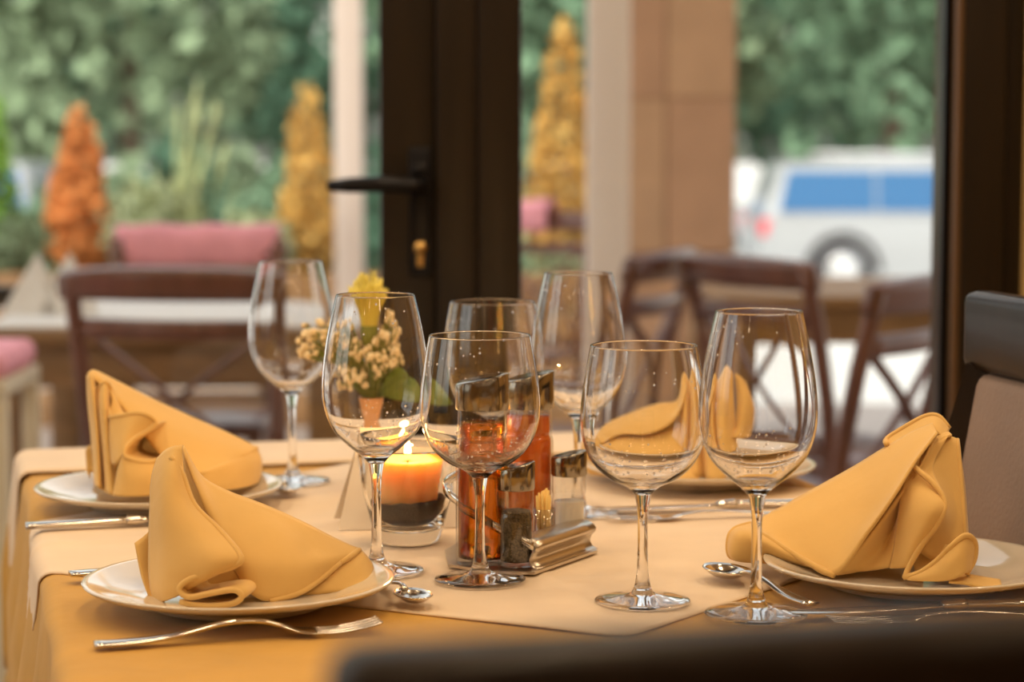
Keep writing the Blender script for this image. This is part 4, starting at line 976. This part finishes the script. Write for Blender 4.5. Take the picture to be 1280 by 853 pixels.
# band rising to the left
bm = bmesh.new()
path = crv([(e0.x - .002, e0.y - .001, .021), tuple(L(620, 712, .0) + Vector((0, 0, .034))), tuple(L(575, 706, 0) + Vector((0, 0, .050))), tuple(L(556, 700, 0) + Vector((0, 0, .058))), tuple(L(560, 690, 0) + Vector((0, 0, .060))), tuple(L(590, 676, 0) + Vector((0, 0, .058))), tuple(L(650, 668, 0) + Vector((0, 0, .045)))], 6)
add_grid(bm, [[Vector(p) + Vector((0, 0, dz)) for p in path] for dz in (-.0038, 0, .0038)])
solidify(obj('band', bm, M['steel'], cs), .0012)
def cruet(name, label, cat, px, py, r, H, cap_h, fillmat, fill_h, fill_name, group, tilt=0, neck=False):
    p = at_z(px, py, SZ + .003); t = thing(name, label, cat, p, 0, group)
    hb = H - cap_h
    if neck: o_ = crv([(r * .94, 0), (r, .003), (r, hb * .50), (r, hb * .74), (r * .93, hb * .79), (r * .96, hb * .84), (r * .93, hb)], 4)
    else: o_ = crv([(r * .94, 0), (r, .003), (r, hb * .45), (r * .99, hb * .62), (r * .92, hb * .70), (r * .98, hb * .78), (r * .96, hb)], 4)
    th = .0014
    inn_ = [(q[0] - th, max(q[1], .004)) for q in o_ if q[1] > .002]
    lathe('glass_body', [(0, 0)] + [tuple(q) for q in o_], M['thin'], t, 40)
    ff = [(q[0] - .0006, q[1]) for q in inn_ if q[1] < fill_h]
    lathe(fill_name, [(0, .0046)] + [(ff[0][0], .0046)] + ff + [(ff[-1][0], fill_h), (0, fill_h)], fillmat, t, 32)
    # cap with a slanted top
    bm = bmesh.new(); rr = r * 1.03
    rings = add_lathe(bm, [(rr * .97, hb - .001), (rr, hb), (rr, hb + cap_h * .55), (rr, H - .001), (rr * .96, H), (rr * .5, H), (0, H)], 40)
    for v in bm.verts:
        if v.co.z > hb + cap_h * .6: v.co.z += v.co.x / rr * cap_h * .19
    bmesh.ops.recalc_face_normals(bm, faces=bm.faces)
    obj('cap', bm, M['cap'], t)
    return t
cruet('oil_bottle', 'amber vinegar bottle at the left of the cruet stand', 'bottle', 603, 702, .0212, .148, .024, M['oil'], .112, 'vinegar', 'bottles on the cruet stand', neck=True)
cruet('oil_bottle', 'orange-red chilli oil bottle behind the pepper shaker', 'bottle', 661, 677, .0205, .140, .026, M['redoil'], .107, 'chilli_oil', 'bottles on the cruet stand', neck=True)
cruet('pepper_shaker', 'glass pepper shaker with slanted steel cap', 'shaker', 645, 707, .0145, .0805, .0185, M['pepper'], .044, 'pepper', 'shakers on the cruet stand')
cruet('salt_shaker', 'glass salt shaker with slanted steel cap', 'shaker', 711, 681, .0145, .0765, .017, M['salt'], .037, 'salt', 'shakers on the cruet stand')
tp = at_z(680, 690, SZ + .003)
th_ = thing('toothpick_jar', 'small glass jar of toothpicks between the shakers', 'jar', tp)
lathe('glass_body', [(0, 0), (.0085, 0), (.009, .001), (.0092, .036), (.0080, .036), (.0078, .003), (0, .003)], M['thin'], th_, 24)
bm = bmesh.new()
for i in range(22):
    a = random.uniform(0, 6.28); q = math.sqrt(random.random()) * .0062
    x, y = q * math.cos(a), q * math.sin(a); add_tube(bm, [(x * .8, y * .8, .004), (x * 1.05, y * 1.05, .048 + random.uniform(-.004, .004))], .0009, 5)
o = obj('toothpicks', bm, M['pick'], th_); o['kind'] = 'stuff'

# ------------------------------------------------------------------ upholstered dining chairs
def dining_chair(label, back_pt, facing, first=[None]):
    """back_pt: world point under the middle of the backrest; facing: heading of the sitter"""
    rz = math.atan2(facing.y, facing.x) - PI / 2
    if first[0]:
        t = copy_tree(first[0]); t.location = (back_pt.x, back_pt.y, 0); t.rotation_euler = (0, 0, rz); t['label'] = label; return t
    t = thing('dining_chair', label, 'chair', (back_pt.x, back_pt.y, 0), rz, 'black chairs at the laid table'); first[0] = t
    W2 = .215
    bm = bmesh.new(); rows = []
    # crest rail
    add_box(bm, (0, -.050, .937), (W2 * 2, .034, .070), .010, seg=3)
    for v in bm.verts: v.co.y -= .018 * (1 - (v.co.x / W2) ** 2)
    obj('crest_rail', bm, M['blackwood'], t)
    for s in (-1, 1):
        bm = bmesh.new()
        pts = crv([(s * (W2 + .012), .0 - .05, 0), (s * (W2 + .010), .03, .42), (s * (W2 + .004), .002, .68), (s * (W2 - .019), -.050, .905)], 5)
        add_tube(bm, pts, [(.019, .019)] * len(pts), 4); bmesh.ops.rotate(bm, cent=(0, 0, 0), matrix=Matrix.Identity(3), verts=bm.verts)
        sharp(obj('back_post', bm, M['blackwood'], t))
        bm = bmesh.new(); add_tube(bm, [(s * (W2 - .01), .42, .43), (s * (W2 - .005), .43, 0)], [(.022, .022), (.016, .016)], 4); sharp(obj('leg', bm, M['blackwood'], t))
        box('side_rail', (s * (W2 - .005), .225, .405), (.022, .37, .05), M['blackwood'], t, .003)
    bm = bmesh.new(); add_box(bm, (0, .004, .715), (W2 * 2 - .055, .030, .375), .012, seg=3)
    for v in bm.verts: v.co.y -= 0.016 * (1 - (v.co.x / W2) ** 2) + .034 * (v.co.z - .715) / .19 + .016
    obj('back_panel', bm, M['taupe'], t)
    bm = bmesh.new(); add_box(bm, (0, .225, .450), (W2 * 2, .42, .055), .02, seg=3); obj('seat', bm, M['taupe'], t)
    box('front_rail', (0, .42, .405), (W2 * 2 - .04, .022, .05), M['blackwood'], t, .003)
    return t
fp = at(1212, 400, 1.99)     # far top corner of the right chair back
rc = dining_chair('black framed chair with taupe back at the right of the table', Vector((fp.x, fp.y, 0))  - V_ * .205 - U * .038, -U); rc.scale = (1, 1, .99)
np_ = at(395, 815, .60) - V_ * .0
dining_chair('dark chair nearest the camera at the table head, out of focus', Vector((np_.x, np_.y, 0)) + U * .213 + V_ * .016, V_).scale = (1, 1, 1)
